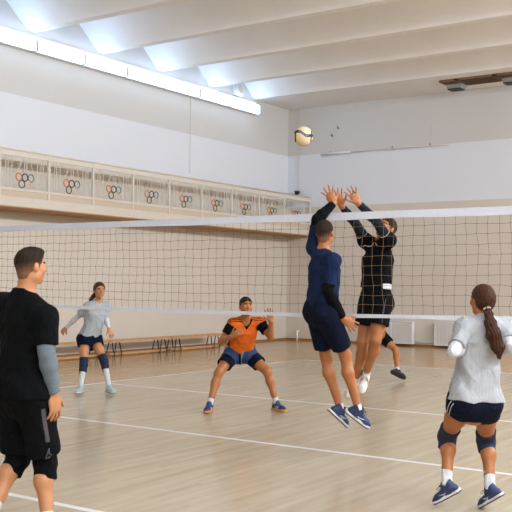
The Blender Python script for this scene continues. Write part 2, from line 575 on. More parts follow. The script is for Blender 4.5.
def caged_lamp(x, label):
    o = empty('caged_lamp', (x, 13.98, 6.6))
    tag(o, label, 'lamp', 'caged lamps under the ceiling by the back wall')
    b = MB()
    b.add([(-0.22, -0.2, 0), (0.22, -0.2, 0), (0.22, 0.2, 0), (-0.22, 0.2, 0), (-0.17, -0.15, -0.13), (0.17, -0.15, -0.13), (0.17, 0.15, -0.13), (-0.17, 0.15, -0.13)],
          [(0, 1, 2, 3), (4, 7, 6, 5), (0, 4, 5, 1), (1, 5, 6, 2), (2, 6, 7, 3), (3, 7, 4, 0)])
    b.build('reflector', MT['steel'], o, bevel=0.01)
    b = MB(); b.box(-0.17, 0.17, -0.15, 0.15, -0.15, -0.13); b.build('rim', MT['black'], o)
    c = MB()
    for k in range(5):
        xx = -0.12 + 0.06 * k
        c.bar((xx, -0.16, -0.155), (xx, 0.16, -0.155), 0.005, 5)
    c.build('cage', MT['grille'], o)
caged_lamp(-3.13, 'grey metal caged lamp under the back of the ceiling, left one')
caged_lamp(-1.72, 'grey metal caged lamp under the back of the ceiling, at right photo edge')

# ---------------------------------------------------------------- gymnastic benches along the left wall
def gym_bench(y0, y1, label):
    o = empty('gym_bench', (-8.04, (y0 + y1) / 2, 0))
    tag(o, label, 'bench', 'low wooden benches along the left wall')
    h = (y1 - y0) / 2
    b = MB(); b.box(-0.14, 0.14, -h, h, 0.30, 0.345); b.build('seat', MT['bench'], o, bevel=0.006)
    b = MB(); b.box(-0.05, 0.05, -h + 0.05, h - 0.05, 0.02, 0.065); b.build('foot_beam', MT['bench'], o, bevel=0.005)
    for yy in (-h + 0.24, h - 0.24):
        for q in (-1, 1):
            l = MB()
            l.tube([(0.105, yy + q * 0.05, 0.30), (0.12, yy + q * 0.12, 0.014), (-0.12, yy + q * 0.12, 0.014), (-0.105, yy + q * 0.05, 0.30)], 0.014, 8)
            l.build('leg_frame', MT['dmetal'], o)
    return o
gym_bench(4.80, 6.80, 'low wooden bench against left wall, behind the woman in the grey top')
gym_bench(6.84, 8.82, 'low wooden bench against left wall, middle one of the three')
gym_bench(8.86, 10.85, 'low wooden bench against left wall, nearest the man in orange')

# ---------------------------------------------------------------- the net
net = empty('volleyball_net', (0, 0, 0))
tag(net, 'volleyball net with white top and bottom tapes across the court', 'net')
NX = 4.75
def sagz(x, z):
    return z - 0.03 * (1 - (x / 4.75) ** 2) * 0.0 + 0.006 * math.sin(x * 2.1 + z * 3)
def net_sag(x):
    return -0.028 * max(0.0, 1 - ((x + 0.3) / 3.2) ** 2)
def net_tape(name, z0, z1, sag=False):
    b = MB()
    n = 76
    vs, fs = [], []
    for i in range(n + 1):
        x = -NX + 2 * NX * i / n
        dz = net_sag(x) if sag else 0.0
        w = 0.004 * math.sin(x * 5.3) + 0.003 * math.sin(x * 11)
        for (yy, zz) in ((-0.012 + w, z0 + 0.004 * math.sin(x * 4)), (-0.012 + w, z1), (0.012 + w, z1), (0.012 + w, z0 + 0.004 * math.sin(x * 4))):
            vs.append((x, yy, zz + dz))
    for i in range(n):
        a = 4 * i
        for k in range(4):
            fs.append((a + k, a + (k + 1) % 4, a + 4 + (k + 1) % 4, a + 4 + k))
    fs += [(0, 3, 2, 1), (4 * n, 4 * n + 1, 4 * n + 2, 4 * n + 3)]
    b.add(vs, fs)
    return b.build(name, MT['tape'], net)
ZT, ZBT = 2.252, 1.283
net_tape('top_tape', ZT - 0.070, ZT)
net_tape('bottom_tape', ZBT, ZBT + 0.036, True)
b = MB()
rng = random.Random(3)
nc, nr = 95, 10
zs = [ZBT + 0.03 + (ZT - 0.05 - ZBT - 0.03) * j / nr for j in range(nr + 1)]
node = {}
for i in range(nc + 1):
    for j in range(nr + 1):
        e = 0.0 if j in (0, nr) else 1.0
        node[i, j] = (-NX + 0.1 * i + rng.uniform(-0.008, 0.008) * e + 0.008 * math.sin(j * 0.7 + i * 0.3) * e,
                      rng.uniform(-0.006, 0.006) * e, zs[j] + rng.uniform(-0.006, 0.006) * e + net_sag(-NX + 0.1 * i) * (1 - j / nr))
for i in range(nc + 1):
    b.tube([node[i, j] for j in range(nr + 1)], 0.0018, 4)
for j in range(1, nr):
    b.tube([node[i, j] for i in range(nc + 1)], 0.0018, 4)
for i in range(nc + 1):
    for j in range(1, nr):
        x, y, z = node[i, j]
        b.box(x - 0.0035, x + 0.0035, y - 0.0035, y + 0.0035, z - 0.0035, z + 0.0035)
b.build('cord_mesh', MT['cord'], net)
b = MB(); b.bar((-5.295, 0, ZT - 0.02), (5.295, 0, ZT - 0.02), 0.006, 6); b.build('top_cable', MT['steel'], net)
b = MB(); b.tube([(-5.295, 0, ZBT + 0.018)] + [(-4.7 + 0.2 * k, 0, ZBT + 0.018 + net_sag(-4.7 + 0.2 * k)) for k in range(48)] + [(5.295, 0, ZBT + 0.018)], 0.005, 6); b.build('bottom_rope', MT['tape'], net)
for s, lb in ((-1, 'net post beyond the left edge of the photo'), (1, 'net post beyond the right edge of the photo')):
    o = empty('net_post', (s * 5.35, 0, 0))
    tag(o, lb, 'post')
    b = MB(); b.bar((0, 0, 0), (0, 0, 2.5), 0.05, 16); b.build('pole', MT['steel'], o, smooth=True)
    b = MB(); b.bar((0, 0, 0), (0, 0, 0.03), 0.15, 20); b.build('base', MT['dmetal'], o)

# ================================================================ people
# Bodies, hair and clothes are grown as smooth implicit surfaces around the joints of each pose.
def nrm(v):
    v = np.asarray(v, float)
    return v / (np.linalg.norm(v) + 1e-12)
def V(*a):
    return np.array(a, float)

class Field:
    def __init__(s, h):
        s.h = h
        s.ops = []
        s.lo = np.full(3, 1e9)
        s.hi = np.full(3, -1e9)
        s.post = []
    def _op(s, kind, fn, lo, hi, k):
        s.ops.append((kind, fn, lo, hi, k))
        if kind == 'u':
            s.lo = np.minimum(s.lo, lo)
            s.hi = np.maximum(s.hi, hi)
    def cone(s, a, b, ra, rb, k=0.02, kind='u', cut0=None, cut1=None, flat=None):
        """tapered capsule a-b; cut0/cut1: planes (point, normal) that end it flat; flat=(axis, scale) squashes it"""
        a, b = V(*a), V(*b)
        ab = b - a
        L2 = max(ab @ ab, 1e-9)
        def fn(P):
            q = P - a
            if flat is not None:
                ax, sc = flat
                q = q + (q @ ax)[..., None] * ax * (1 / sc - 1)
            t = np.clip((q @ ab) / L2, 0, 1)
            d = np.linalg.norm(q - t[..., None] * ab, axis=-1) - (ra + (rb - ra) * t)
            if flat is not None:
                d = d * min(1.0, max(flat[1], 0.5))
            for c in (cut0, cut1):
                if c is not None:
                    d = np.maximum(d, (P - c[0]) @ c[1])
            return d
        m = max(ra, rb)
        s._op(kind, fn, np.minimum(a, b) - m, np.maximum(a, b) + m, k)
    def ell(s, c, axes, radii, k=0.02, kind='u'):
        c = V(*c)
        A = np.array(axes, float)
        R = np.array(radii, float)
        def fn(P):
            q = ((P - c) @ A.T) / R
            n = np.linalg.norm(q, axis=-1)
            g = np.linalg.norm(q / R, axis=-1) + 1e-9
            return n * (n - 1) / g
        e = np.sqrt(((A * R[:, None]) ** 2).sum(0))
        s._op(kind, fn, c - e, c + e, k)
    def ball(s, c, r, k=0.02, kind='u'):
        c = V(*c)
        s._op(kind, lambda P: np.linalg.norm(P - c, axis=-1) - r, c - r, c + r, k)
    def loft(s, a, b, prof, lat0, lat1, k=0.03, kind='u', cuts=(), ex=2.4):
        """elliptical tube a-b; prof rows: (t, half width, half depth, forward shift)"""
        a, b = V(*a), V(*b)
        L = np.linalg.norm(b - a)
        ax = (b - a) / L
        pr = np.array(prof, float)
        def fn(P):
            q = P - a
            t = (q @ ax) / L
            hw = np.interp(t, pr[:, 0], pr[:, 1])
            hd = np.interp(t, pr[:, 0], pr[:, 2])
            sh = np.interp(t, pr[:, 0], pr[:, 3])
            w = np.clip(t, 0, 1)[..., None]
            lat = lat0 * (1 - w) + lat1 * w
            lat = lat - (lat @ ax)[..., None] * ax
            lat = lat / (np.linalg.norm(lat, axis=-1, keepdims=True) + 1e-9)
            fw = np.cross(ax, lat)
            r = q - t[..., None] * ax * L
            u = np.abs((r * lat).sum(-1)) / hw
            v = np.abs((r * fw).sum(-1) - sh) / hd
            d = ((u ** ex + v ** ex) ** (1 / ex) - 1) * np.minimum(hw, hd)
            d = np.maximum(d, np.maximum(pr[0, 0] - t, t - pr[-1, 0]) * L)
            for c in cuts:
                d = np.maximum(d, (P - c[0]) @ c[1])
            return d
        m = pr[:, 1:3].max() + np.abs(pr[:, 3]).max()
        e0, e1 = a + ax * L * pr[0, 0], a + ax * L * pr[-1, 0]
        s._op(kind, fn, np.minimum(e0, e1) - m, np.maximum(e0, e1) + m, k)
    def plane(s, p, n):
        p, n = V(*p), nrm(n)
        s.post.append(lambda P, D: np.maximum(D, (P - p) @ n))
    def folds(s, amp, f=38.0, dirv=(0.3, 0.2, 1.0)):
        dv = nrm(dirv)
        def fn(P, D):
            m = np.abs(D) < 0.05
            Q = P[m]
            w = np.sin((Q @ dv) * f + 2.2 * np.sin(Q[:, 0] * 13 + 1.3) + 1.9 * np.sin(Q[:, 1] * 15 + Q[:, 2] * 7))
            w2 = np.sin(Q[:, 0] * 31 + 1.7 * np.sin(Q[:, 2] * 19)) * np.sin(Q[:, 1] * 27 + Q[:, 2] * 9)
            D = D.copy()
            D[m] += amp * (0.65 * w + 0.5 * w2)
            return D
        s.post.append(fn)
    def mesh(s, clip_lo=None, clip_hi=None):
        h = s.h
        lo = s.lo - 3 * h
        hi = s.hi + 3 * h
        n = np.ceil((hi - lo) / h).astype(int) + 1
        D = np.full(n, 1.0, np.float64)
        for kind, fn, l, u, k in s.ops:
            m = k + 3 * h
            i0 = np.clip(np.floor((l - m - lo) / h).astype(int), 0, n)
            i1 = np.clip(np.ceil((u + m - lo) / h).astype(int) + 1, 0, n)
            if (i1 <= i0).any():
                continue
            ax = [lo[c] + h * np.arange(i0[c], i1[c]) for c in range(3)]
            P = np.stack(np.meshgrid(*ax, indexing='ij'), -1)
            d = fn(P)
            sl = tuple(slice(i0[c], i1[c]) for c in range(3))
            A = D[sl]
            if kind == 'u':
                hh = np.maximum(k - np.abs(A - d), 0) / max(k, 1e-6)
                D[sl] = np.minimum(A, d) - hh * hh * k * 0.25
            else:
                hh = np.maximum(k - np.abs(A + d), 0) / max(k, 1e-6)
                D[sl] = np.maximum(A, -d) + hh * hh * k * 0.25
        if s.post:
            P = np.stack(np.meshgrid(*[lo[c] + h * np.arange(n[c]) for c in range(3)], indexing='ij'), -1)
            for f in s.post:
                D = f(P, D)
        return surface_nets(D, lo, h)

def surface_nets(D, lo, h):
    I = D < 0
    n = np.array(D.shape)
    c = [I[dx:n[0] - 1 + dx, dy:n[1] - 1 + dy, dz:n[2] - 1 + dz] for dx in (0, 1) for dy in (0, 1) for dz in (0, 1)]
    cnt = sum(x.astype(np.int8) for x in c)
    mix = (cnt > 0) & (cnt < 8)
    ijk = np.stack(np.nonzero(mix), -1)
    idx = np.full(mix.shape, -1, np.int64)
    idx[mix] = np.arange(len(ijk))
    offs = np.array([(dx, dy, dz) for dx in (0, 1) for dy in (0, 1) for dz in (0, 1)])
    vals = np.stack([D[ijk[:, 0] + o[0], ijk[:, 1] + o[1], ijk[:, 2] + o[2]] for o in offs], -1)
    acc = np.zeros((len(ijk), 3))
    num = np.zeros(len(ijk))
    for a in range(8):
        for b in range(a + 1, 8):
            if np.abs(offs[a] - offs[b]).sum() != 1:
                continue
            va, vb = vals[:, a], vals[:, b]
            m = (va < 0) != (vb < 0)
            t = va[m] / (va[m] - vb[m])
            acc[m] += offs[a] + t[:, None] * (offs[b] - offs[a])
            num[m] += 1
    verts = lo + h * (ijk + acc / num[:, None])
    quads = []
    for ax in range(3):
        o1, o2 = [(1, 2), (2, 0), (0, 1)][ax]
        sl0 = [slice(None)] * 3
        sl1 = [slice(None)] * 3
        sl0[ax] = slice(0, -1)
        sl1[ax] = slice(1, None)
        A, B = I[tuple(sl0)], I[tuple(sl1)]
        e = np.stack(np.nonzero(A != B), -1)
        ok = (e[:, o1] > 0) & (e[:, o2] > 0) & (e[:, o1] < n[o1] - 1) & (e[:, o2] < n[o2] - 1)
        e = e[ok]
        flip = A[e[:, 0], e[:, 1], e[:, 2]]
        def cell(d1, d2):
            q = e.copy()
            q[:, o1] += d1
            q[:, o2] += d2
            return idx[q[:, 0], q[:, 1], q[:, 2]]
        q = np.stack([cell(-1, -1), cell(0, -1), cell(0, 0), cell(-1, 0)], -1)
        q[~flip] = q[~flip][:, ::-1]
        quads.append(q)
    quads = np.concatenate(quads)
    quads = quads[(quads >= 0).all(1)]
    # light smoothing along the surface
    for _ in range(1):
        acc = np.zeros_like(verts)
        num = np.zeros(len(verts))
        for k in range(4):
            np.add.at(acc, quads[:, k], verts[quads[:, (k + 1) % 4]])
            np.add.at(num, quads[:, k], 1)
        g = num > 0
        verts[g] = verts[g] * 0.6 + 0.4 * acc[g] / num[g][:, None]
    return verts, quads

def link_mesh(name, verts, quads, mats, parent, base, mi=None):
    me = bpy.data.meshes.new(name)
    me.from_pydata((verts - base).tolist(), [], quads.tolist())
    for m_ in (mats if isinstance(mats, (list, tuple)) else [mats]):
        me.materials.append(m_)
    if mi is not None:
        me.polygons.foreach_set('material_index', mi.astype(np.int32))
    me.shade_smooth()
    o = bpy.data.objects.new(name, me)
    col.objects.link(o)
    o.parent = parent
    return o

# ---------------------------------------------------------------- one person
def add_hand(F, W, d, thumb, palm, s=1.0, curl=0.35, spread=0.16, thick=1.0):
    """palm, four unequal bent fingers and a thumb. d: towards the fingers, thumb: towards the thumb side, palm: side the fingers close to"""
    d = nrm(d)
    l = nrm(np.asarray(thumb) - (np.asarray(thumb) @ d) * d)
    n = np.cross(d, l)
    if n @ np.asarray(palm) < 0:
        n = -n
    c = W + d * 0.052 * s
    F.ell(c, [d, l, n], [0.056 * s, 0.042 * s, 0.017 * s * thick], 0.012)
    F.cone(W - d * 0.01 * s, W + d * 0.05 * s, 0.024 * s, 0.024 * s, 0.015, flat=(n, 0.7))
    F.ell(W + d * 0.035 * s + l * 0.022 * s + n * 0.006 * s, [d, l, n], [0.034 * s, 0.02 * s, 0.017 * s], 0.01)
    for off, ln, sp in ((0.031, 0.074, 1.3), (0.0105, 0.083, 0.4), (-0.010, 0.077, -0.45), (-0.029, 0.060, -1.4)):
        b0 = W + d * (0.092 - abs(off) * 0.22) * s + l * off * s
        dr = nrm(d + l * spread * sp)
        d1 = nrm(dr + n * curl * 0.5)
        d2 = nrm(dr * (1 - 0.25 * curl) + n * curl * 1.3)
        d3 = nrm(dr * (1 - 0.6 * curl) + n * curl * 1.9)
        r = (0.0093 if off > -0.02 else 0.0082) * s * thick
        p1 = b0 + d1 * ln * 0.46 * s
        p2 = p1 + d2 * ln * 0.30 * s
        p3 = p2 + d3 * ln * 0.24 * s
        F.cone(b0 - d * 0.025 * s, b0, r, r, 0.008)
        F.cone(b0, p1, r, r * 0.95, 0.004)
        F.cone(p1, p2, r * 0.95, r * 0.88, 0.003)
        F.cone(p2, p3, r * 0.88, r * 0.78, 0.003)
    t0 = W + d * 0.028 * s + l * 0.026 * s + n * 0.006 * s
    td = nrm(d * 0.62 + l * 0.80 + n * 0.18)
    td2 = nrm(d * 0.85 + l * 0.55 + n * 0.25)
    t1 = t0 + td * 0.042 * s
    t2 = t1 + td2 * 0.036 * s
    F.cone(t0, t1, 0.0135 * s, 0.0115 * s, 0.010)
    F.cone(t1, t2, 0.0112 * s, 0.0092 * s, 0.003)

def foot_frame(an, toe, up):
    f = nrm(toe - an)
    u = nrm(np.asarray(up) - (np.asarray(up) @ f) * f)
    return f, u, np.cross(f, u)

SKIN = mat('skin', (184, 126, 86), 0.5, var=0.05, scale=14, sub=0.03)
SKIN2 = mat('skin_tanned', (164, 101, 55), 0.5, var=0.05, scale=14, sub=0.03)
LIP = mat('lips', (150, 80, 64), 0.5)
EYEW = mat('eye_white', (182, 170, 158), 0.4)
IRIS = mat('iris', (48, 34, 28), 0.2)
HAIRM = {
    'dark': mat('hair_dark', (40, 28, 22), 0.7, spec=0.15, var=0.35, scale=90, bump=0.5, bscale=260),
    'brown': mat('hair_brown', (62, 34, 19), 0.55, spec=0.2, var=0.45, scale=60, bump=0.5, bscale=160),
}

def clip_hair(m, short):
    t = m.node_tree
    b = t.nodes['Principled BSDF']
    src = b.inputs['Base Color'].links[0].from_socket
    a = t.nodes.new('ShaderNodeAttribute')
    a.attribute_name = 'clip'
    N_ = NT(m)
    t.links.new(N_.mix(a.outputs['Fac'], src, lin(short)), b.inputs['Base Color'])
clip_hair(HAIRM['dark'], (122, 84, 60))

def person(label, group, J, S):
    """J: joints in metres; S: build, face and clothes"""
    sx = S.get('scale', 1.0)
    fem = S.get('female', False)
    g = S.get('girth', 1.0) * sx
    h = S.get('res', 0.006)
    J = {k: np.array(v, float) for k, v in J.items()}
    base = np.array(J['base'])
    root = empty('person', base)
    tag(root, label, 'person', group)
    skin = S.get('skin', SKIN)
    P0 = (J['hipL'] + J['hipR']) / 2
    N = J['neck']
    axis = nrm(N - P0)
    lat0 = nrm(J['hipR'] - J['hipL'])
    lat1 = nrm(J['shR'] - J['shL'])
    fw0 = nrm(np.cross(axis, lat0))          # body forward at the hips
    fw1 = nrm(np.cross(axis, lat1))
    # --- torso profile
    W = 1.0 if not fem else 0.94
    hipw = 1.0 if not fem else 1.06
    prof = [(-0.26, .045, .05, 0), (-0.16, .115 * hipw, .088, -.005), (-0.02, .166 * hipw, .115, -.012), (0.12, .160 * hipw, .112, -.006),
            (0.33, .138 * W, .098, .006), (0.55, .152 * W, .112, .012), (0.72, .162 * W, .115, .010), (0.85, .140 * W, .092, -.004), (0.95, .085 * W, .066, -.012), (1.06, .05, .05, -.012)]
    prof = [(t, a * g, b * g, c * g) for t, a, b, c in prof]
    # --- body
    F = Field(h)
    F.loft(P0, N, prof, lat0, lat1)
    chest = P0 + (N - P0) * 0.84
    for sd in ('L', 'R'):
        sh, el, wr = J['sh' + sd], J['el' + sd], J['wr' + sd]
        F.cone(P0 + (N - P0) * 0.92, sh, 0.046 * g, 0.044 * g, 0.04)
        F.cone(N - axis * 0.03 * g + (sh - N) * 0.16, sh, 0.032 * g, 0.038 * g, 0.06)
        F.cone(chest, sh, 0.066 * g, 0.050 * g, 0.04)
        am = (0.82 if fem else 1.0) * g
        F.cone(sh, el, 0.052 * am, 0.040 * am, 0.03)
        m = el + (wr - el) * 0.28
        F.cone(el, m, 0.039 * am, 0.043 * am, 0.02)
        F.cone(m, wr, 0.043 * am, 0.027 * am, 0.02)
        add_hand(F, wr, J['hand' + sd], J['thumb' + sd], J['palm' + sd], S.get('hand', 1.0) * (0.93 if fem else 1.0) * sx, S.get('curl' + sd, 0.35), S.get('spread' + sd, 0.16), S.get('thick', 1.0))
        hp, kn, an, toe = J['hip' + sd], J['kn' + sd], J['an' + sd], J['toe' + sd]
        lm = (0.98 if fem else 1.0) * g
        F.cone(hp, hp + (kn - hp) * 0.45, 0.088 * lm, 0.079 * lm, 0.04)
        F.cone(hp + (kn - hp) * 0.45, kn, 0.079 * lm, 0.054 * lm, 0.03)
        F.ball(hp - fw0 * 0.040 * g, 0.082 * g, 0.05)
        shv = nrm(an - kn)
        bk = nrm(np.cross(lat0, nrm(hp - an)))
        bk = -nrm(fw0 - (fw0 @ shv) * shv)
        cf = kn + (an - kn) * 0.30 + bk * 0.016 * g
        F.cone(kn, cf, 0.052 * lm, 0.055 * lm, 0.03)
        F.cone(cf, kn + (an - kn) * 0.72, 0.055 * lm, 0.037 * lm, 0.03)
        F.cone(kn + (an - kn) * 0.65, an, 0.039 * lm, 0.034 * lm, 0.02)
        F.cone(kn - bk * 0.012, kn - bk * 0.012 + shv * 0.03, 0.045 * lm, 0.04 * lm, 0.02)
        f, u, _ = foot_frame(an, toe, J.get('up' + sd, -shv))
        F.cone(an - u * 0.03 * sx - f * 0.02, an + f * 0.14 * sx - u * 0.05 * sx, 0.03 * sx, 0.022 * sx, 0.02)
    # head
    H = J['head']
    hf = nrm(J['face'])
    hu = nrm(J.get('hup', N * 0 + V(0, 0, 1)))
    hx = nrm(np.cross(hf, hu))
    hu = nrm(np.cross(hx, hf))
    hs = sx * S.get('head', 1.0)
    def hp_(x, y, z):
        return H + (hx * x + hf * y + hu * z) * hs
    A3 = [hx, hf, hu]
    F.ell(hp_(0, -.014, .030), A3, np.array([.076, .096, .088]) * hs, 0.02)
    jw = 0.90 if fem else 1.0
    F.ell(hp_(0, .020, -.036), A3, np.array([.060 * jw, .066, .078]) * hs, 0.03)
    F.ball(hp_(0, .064, -.094), .022 * hs, 0.025)
    for q in (-1, 1):
        F.ball(hp_(q * .044 * jw, .004, -.066), .024 * hs, 0.03)
        F.ball(hp_(q * .036, .058, -.022), .026 * hs, 0.02)
        F.ell(hp_(q * .077, -.010, -.004), A3, np.array([.011, .019, .032]) * hs, 0.008)
    F.cone(hp_(-.032, .076, .022), hp_(.032, .076, .022), .013 * hs, .013 * hs, 0.015)
    for q in (-1, 1):
        F.ball(hp_(q * .032, .100, .002), .016 * hs, 0.012, 's')
        F.ball(hp_(q * .031, .074, .002), .0135 * hs, 0.004)
    F.cone(hp_(0, .086, .010), hp_(0, .108, -.030), .009 * hs, .013 * hs, 0.012)
    for q in (-1, 1):
        F.ball(hp_(q * .012, .095, -.034), .009 * hs, 0.008)
    F.cone(hp_(-.018, .079, -.060), hp_(.018, .079, -.060), .009 * hs, .009 * hs, 0.006)
    F.cone(hp_(-.016, .077, -.071), hp_(.016, .077, -.071), .009 * hs, .009 * hs, 0.006)
    nr = (0.044 if fem else 0.053) * g
    F.cone(N - axis * 0.03, hp_(0, -.025, -.055), nr * 1.08, nr, 0.03)
    v, q = F.mesh()
    cen = v[q].mean(1)
    loc = np.stack([(cen - H) @ a for a in A3], -1) / hs
    mi = np.zeros(len(q), int)
    x, y, z = np.abs(loc[:, 0]), loc[:, 1], loc[:, 2]
    eye = (np.sqrt((x - .031) ** 2 + ((z - .002) * 2.2) ** 2) < .0125) & (y > .066)
    mi[eye] = 2
    mi[(np.sqrt((x - .031) ** 2 + (z - .002) ** 2) < .0062) & (y > .066)] = 3
    mi[(np.abs(z - .026 + (x - .03) * .12) < .0055) & (x > .012) & (x < .052) & (y > .05)] = 4
    mi[(np.abs(z + .0655) < .0095) & (x < .023 - np.abs(z + .0655)) & (y > .07)] = 1
    hair = HAIRM[S.get('hair', 'dark')]
    link_mesh('body', v, q, [skin, LIP, EYEW, IRIS, hair], root, base, mi)

    # --- hair
    G = Field(h * 0.85)
    t = S.get('hair_t', 0.008)
    G.ell(hp_(0, -.016, .032), A3, np.array([.076 + t, .096 + t, .088 + t * 1.3]) * hs, 0.01)
    if fem:
        G.ell(hp_(0, -.045, -.01), A3, np.array([.072, .062, .075]) * hs, 0.03)
    if not fem:
        G.ell(hp_(0, -.036, -.045), A3, np.array([.058, .062, .058]) * hs, 0.02)
    if S.get('tuft'):
        G.ell(hp_(0, .03, .098), A3, np.array([.058, .062, .028]) * hs, 0.03)
    # hairline plane from forehead to nape, and a sideburn
    a, b_ = (S.get('hairline', ((.080, .066), (-.085, -.062))))
    a3, b3 = hp_(0, a[0], a[1]), hp_(0, b_[0], b_[1])
    nn = nrm(np.cross(b3 - a3, hx))
    if nn @ hu > 0:
        nn = -nn
    G.post.append(lambda P, D: np.maximum(D, np.minimum((P - a3) @ nn + 0.006 * np.sin(P @ (hx * 120 + hf * 75)) + 0.004 * np.sin(P @ (hu * 210 + hx * 90)), np.maximum((P - hp_(0, .022, 0)) @ hf, (hp_(0, 0, S.get('side', -.03)) - P) @ hu))))
    G.post.append(lambda P, D: D + 0.0015 * np.sin(P @ (hx * 170 + hu * 60)) * np.sin(P @ (hf * 150 - hu * 90)))
    v, q = G.mesh()
    ho = link_mesh('hair', v, q, [hair], root, base)
    if 'fade' in S:                        # clipped shorter towards the nape and round the ears
        zz = (v - H) @ hu / hs - ((v - H) @ hf / hs) * 0.15
        at = ho.data.attributes.new('clip', 'FLOAT', 'POINT')
        at.data.foreach_set('value', np.clip((S['fade'] + 0.03 - zz) / 0.075, 0, 1).astype(np.float32))
    if 'tail' in J or S.get('tail'):
        pts = [np.array(p, float) for p in S['tail']]
        rad = S['tail_r']
        G = Field(h * 0.85)
        for i in range(len(pts) - 1):
            G.cone(pts[i], pts[i + 1], rad[i], rad[i + 1], 0.02)
        ta = nrm(pts[-1] - pts[0])
        tl = nrm(np.cross(ta, fw1))
        G.post.append(lambda P, D: D + 0.0035 * np.sin(P @ (tl * 330) + 2.0 * np.sin(P @ (ta * 18))) + 0.002 * np.sin(P @ (fw1 * 300 + tl * 140)))
        v, q = G.mesh()
        tl_ = link_mesh('ponytail', v, q, hair, root, base)
        m = MB()
        m.tube([pts[0] - base + (tl * math.cos(2 * math.pi * k / 14) + np.cross(ta, tl) * math.sin(2 * math.pi * k / 14)) * (rad[0] * 0.95) for k in range(14)], 0.0075 * sx, 8, 0, True)
        m.build('hair_tie', CL['white'], tl_, smooth=True)

    # --- shirt
    c = S['shirt']
    F = Field(h)
    th = c.get('loose', 0.014)
    ht = c.get('hem', -0.05)
    lo_w = c.get('hem_w', 0.0)
    pr2 = []
    for t_, a_, b2, sft in prof:
        if t_ < -0.1:
            continue
        f_ = np.clip((0.7 - t_) / 0.7, 0, 1)
        tt = th * (0.3 if t_ > 0.8 else 1.0)
        pr2.append((t_, max(a_ + tt, (0.152 * g * W + th) if t_ < .6 else 0) + lo_w * f_, max(b2 + tt, 0.115 * g + th * .8 if t_ < .6 else 0) + lo_w * f_ * .7, sft))
    t_, a_, b2, sft = pr2[0]
    pr2 = [(min(ht - 0.12, -0.3), a_, b2, sft)] + pr2
    F.loft(P0, N, pr2, lat0, lat1)
    if ht < 0.08:
        for sd in ('L', 'R'):
            hq = J['hip' + sd]
            F.cone(hq - fw0 * 0.040 * g, hq - fw0 * 0.03 * g - axis * 0.12, 0.088 * g + th + 0.009, 0.088 * g + th + 0.010, 0.06)
    for sd in ('L', 'R'):
        sh, el, wr = J['sh' + sd], J['el' + sd], J['wr' + sd]
        am = (0.84 if fem else 1.0) * g
        F.cone(P0 + (N - P0) * 0.92, sh, 0.048 * g + th * .5, 0.046 * g + th, 0.04)
        F.cone(N - axis * 0.022 * g + (sh - N) * 0.16, sh, 0.034 * g + th * .5, 0.042 * g + th, 0.06)
        F.cone(chest, sh, 0.07 * g + th * .6, 0.052 * g + th, 0.04)
        sl = c.get('sleeve', 0.62)
        e = sh + (el - sh) * sl
        dv = nrm(el - sh)
        r1 = 0.048 * am + c.get('sleeve_w', th * 1.5)
        F.cone(sh, e + dv * 0.03, 0.054 * am + th, r1, 0.03, cut1=(e, dv))
        if r1 > 0.048 * am + 0.008:
            F.cone(e - dv * 0.05, e + dv * 0.04, 0.044 * am + 0.004, r1 - 0.010, 0.004, 's')
    hemp = P0 + axis * ht * np.linalg.norm(N - P0)
    hn = nrm(-axis + np.array(c.get('hem_tilt', (0, 0, 0))))
    F.plane(hemp, hn)
    # neck opening
    nd = nrm(hp_(0, -.02, -.06) - N)
    F.cone(N + nd * 0.012 + fw1 * c.get('neck_f', 0.01), N + nd * 0.2, nr + c.get('neck_r', 0.008), nr + 0.03, 0.01, 's')
    if c.get('vneck'):
        F.cone(N + fw1 * 0.075 - axis * 0.0, N + fw1 * 0.14 - axis * 0.085, 0.05 * g, 0.008, 0.004, 's')
    F.folds(c.get('fold', 0.003), c.get('fold_f', 38.0), c.get('fold_d', (0.3, 0.2, 1.0)))
    v, q = F.mesh()
    mats = c['mats']
    mi = None
    if len(mats) > 1:
        cen = v[q].mean(1)
        mi = c['paint'](cen, dict(J=J, N=N, P0=P0, axis=axis, lat=lat1, fw=fw1, g=g))
    so = link_mesh('shirt', v, q, mats, root, base, mi)
    for nm, fnc in c.get('marks', ()):
        fnc(so, base, dict(J=J, N=N, P0=P0, axis=axis, lat=lat1, fw=fw1, g=g))

    # --- shorts
    c = S['shorts']
    F = Field(h)
    th = c.get('loose', 0.012)
    pr3 = [(t_, a_ + th, b2 + th, sft) for t_, a_, b2, sft in prof if t_ <= 0.34]
    wt = c.get('waist', 0.22)
    F.loft(P0, N, pr3, lat0, lat1, cuts=((P0 + axis * wt * np.linalg.norm(N - P0), axis), (P0 + axis * c.get('crotch', -0.5) * np.linalg.norm(N - P0), -axis)))
    subs = []
    for sd in ('L', 'R'):
        hp, kn = J['hip' + sd], J['kn' + sd]
        lm = g
        e = hp + (kn - hp) * c.get('leg' + sd, c.get('leg', 0.75))
        dv = nrm(kn - hp)
        r0, r1 = 0.092 * lm + th, c.get('leg_r', 0.088) * lm
        F.ball(hp - fw0 * 0.040 * g, 0.082 * g + th, 0.05)
        F.cone(hp, e + dv * 0.03, r0, r1, 0.045, cut1=(e, dv))
        rb = 0.088 * lm + (0.054 - 0.088) * lm * c.get('leg', 0.75)
        subs.append((e - dv * 0.055, e + dv * 0.05, min(r1 - 0.012, rb + 0.014), r1 - 0.011))
    for a_, b2, ra, rb in subs:
        F.cone(a_, b2, ra, rb, 0.004, 's')
    F.folds(c.get('fold', 0.0028), 42.0, (0.5, 0.4, 0.7))
    v, q = F.mesh()
    mi = None
    if len(c['mats']) > 1:
        mi = c['paint'](v[q].mean(1), dict(J=J, N=N, P0=P0, axis=axis, lat=lat0, fw=fw0, g=g))
    so = link_mesh('shorts', v, q, c['mats'], root, base, mi)
    for nm, fnc in c.get('marks', ()):
        fnc(so, base, dict(J=J, N=N, P0=P0, axis=axis, lat=lat0, fw=fw0, g=g))

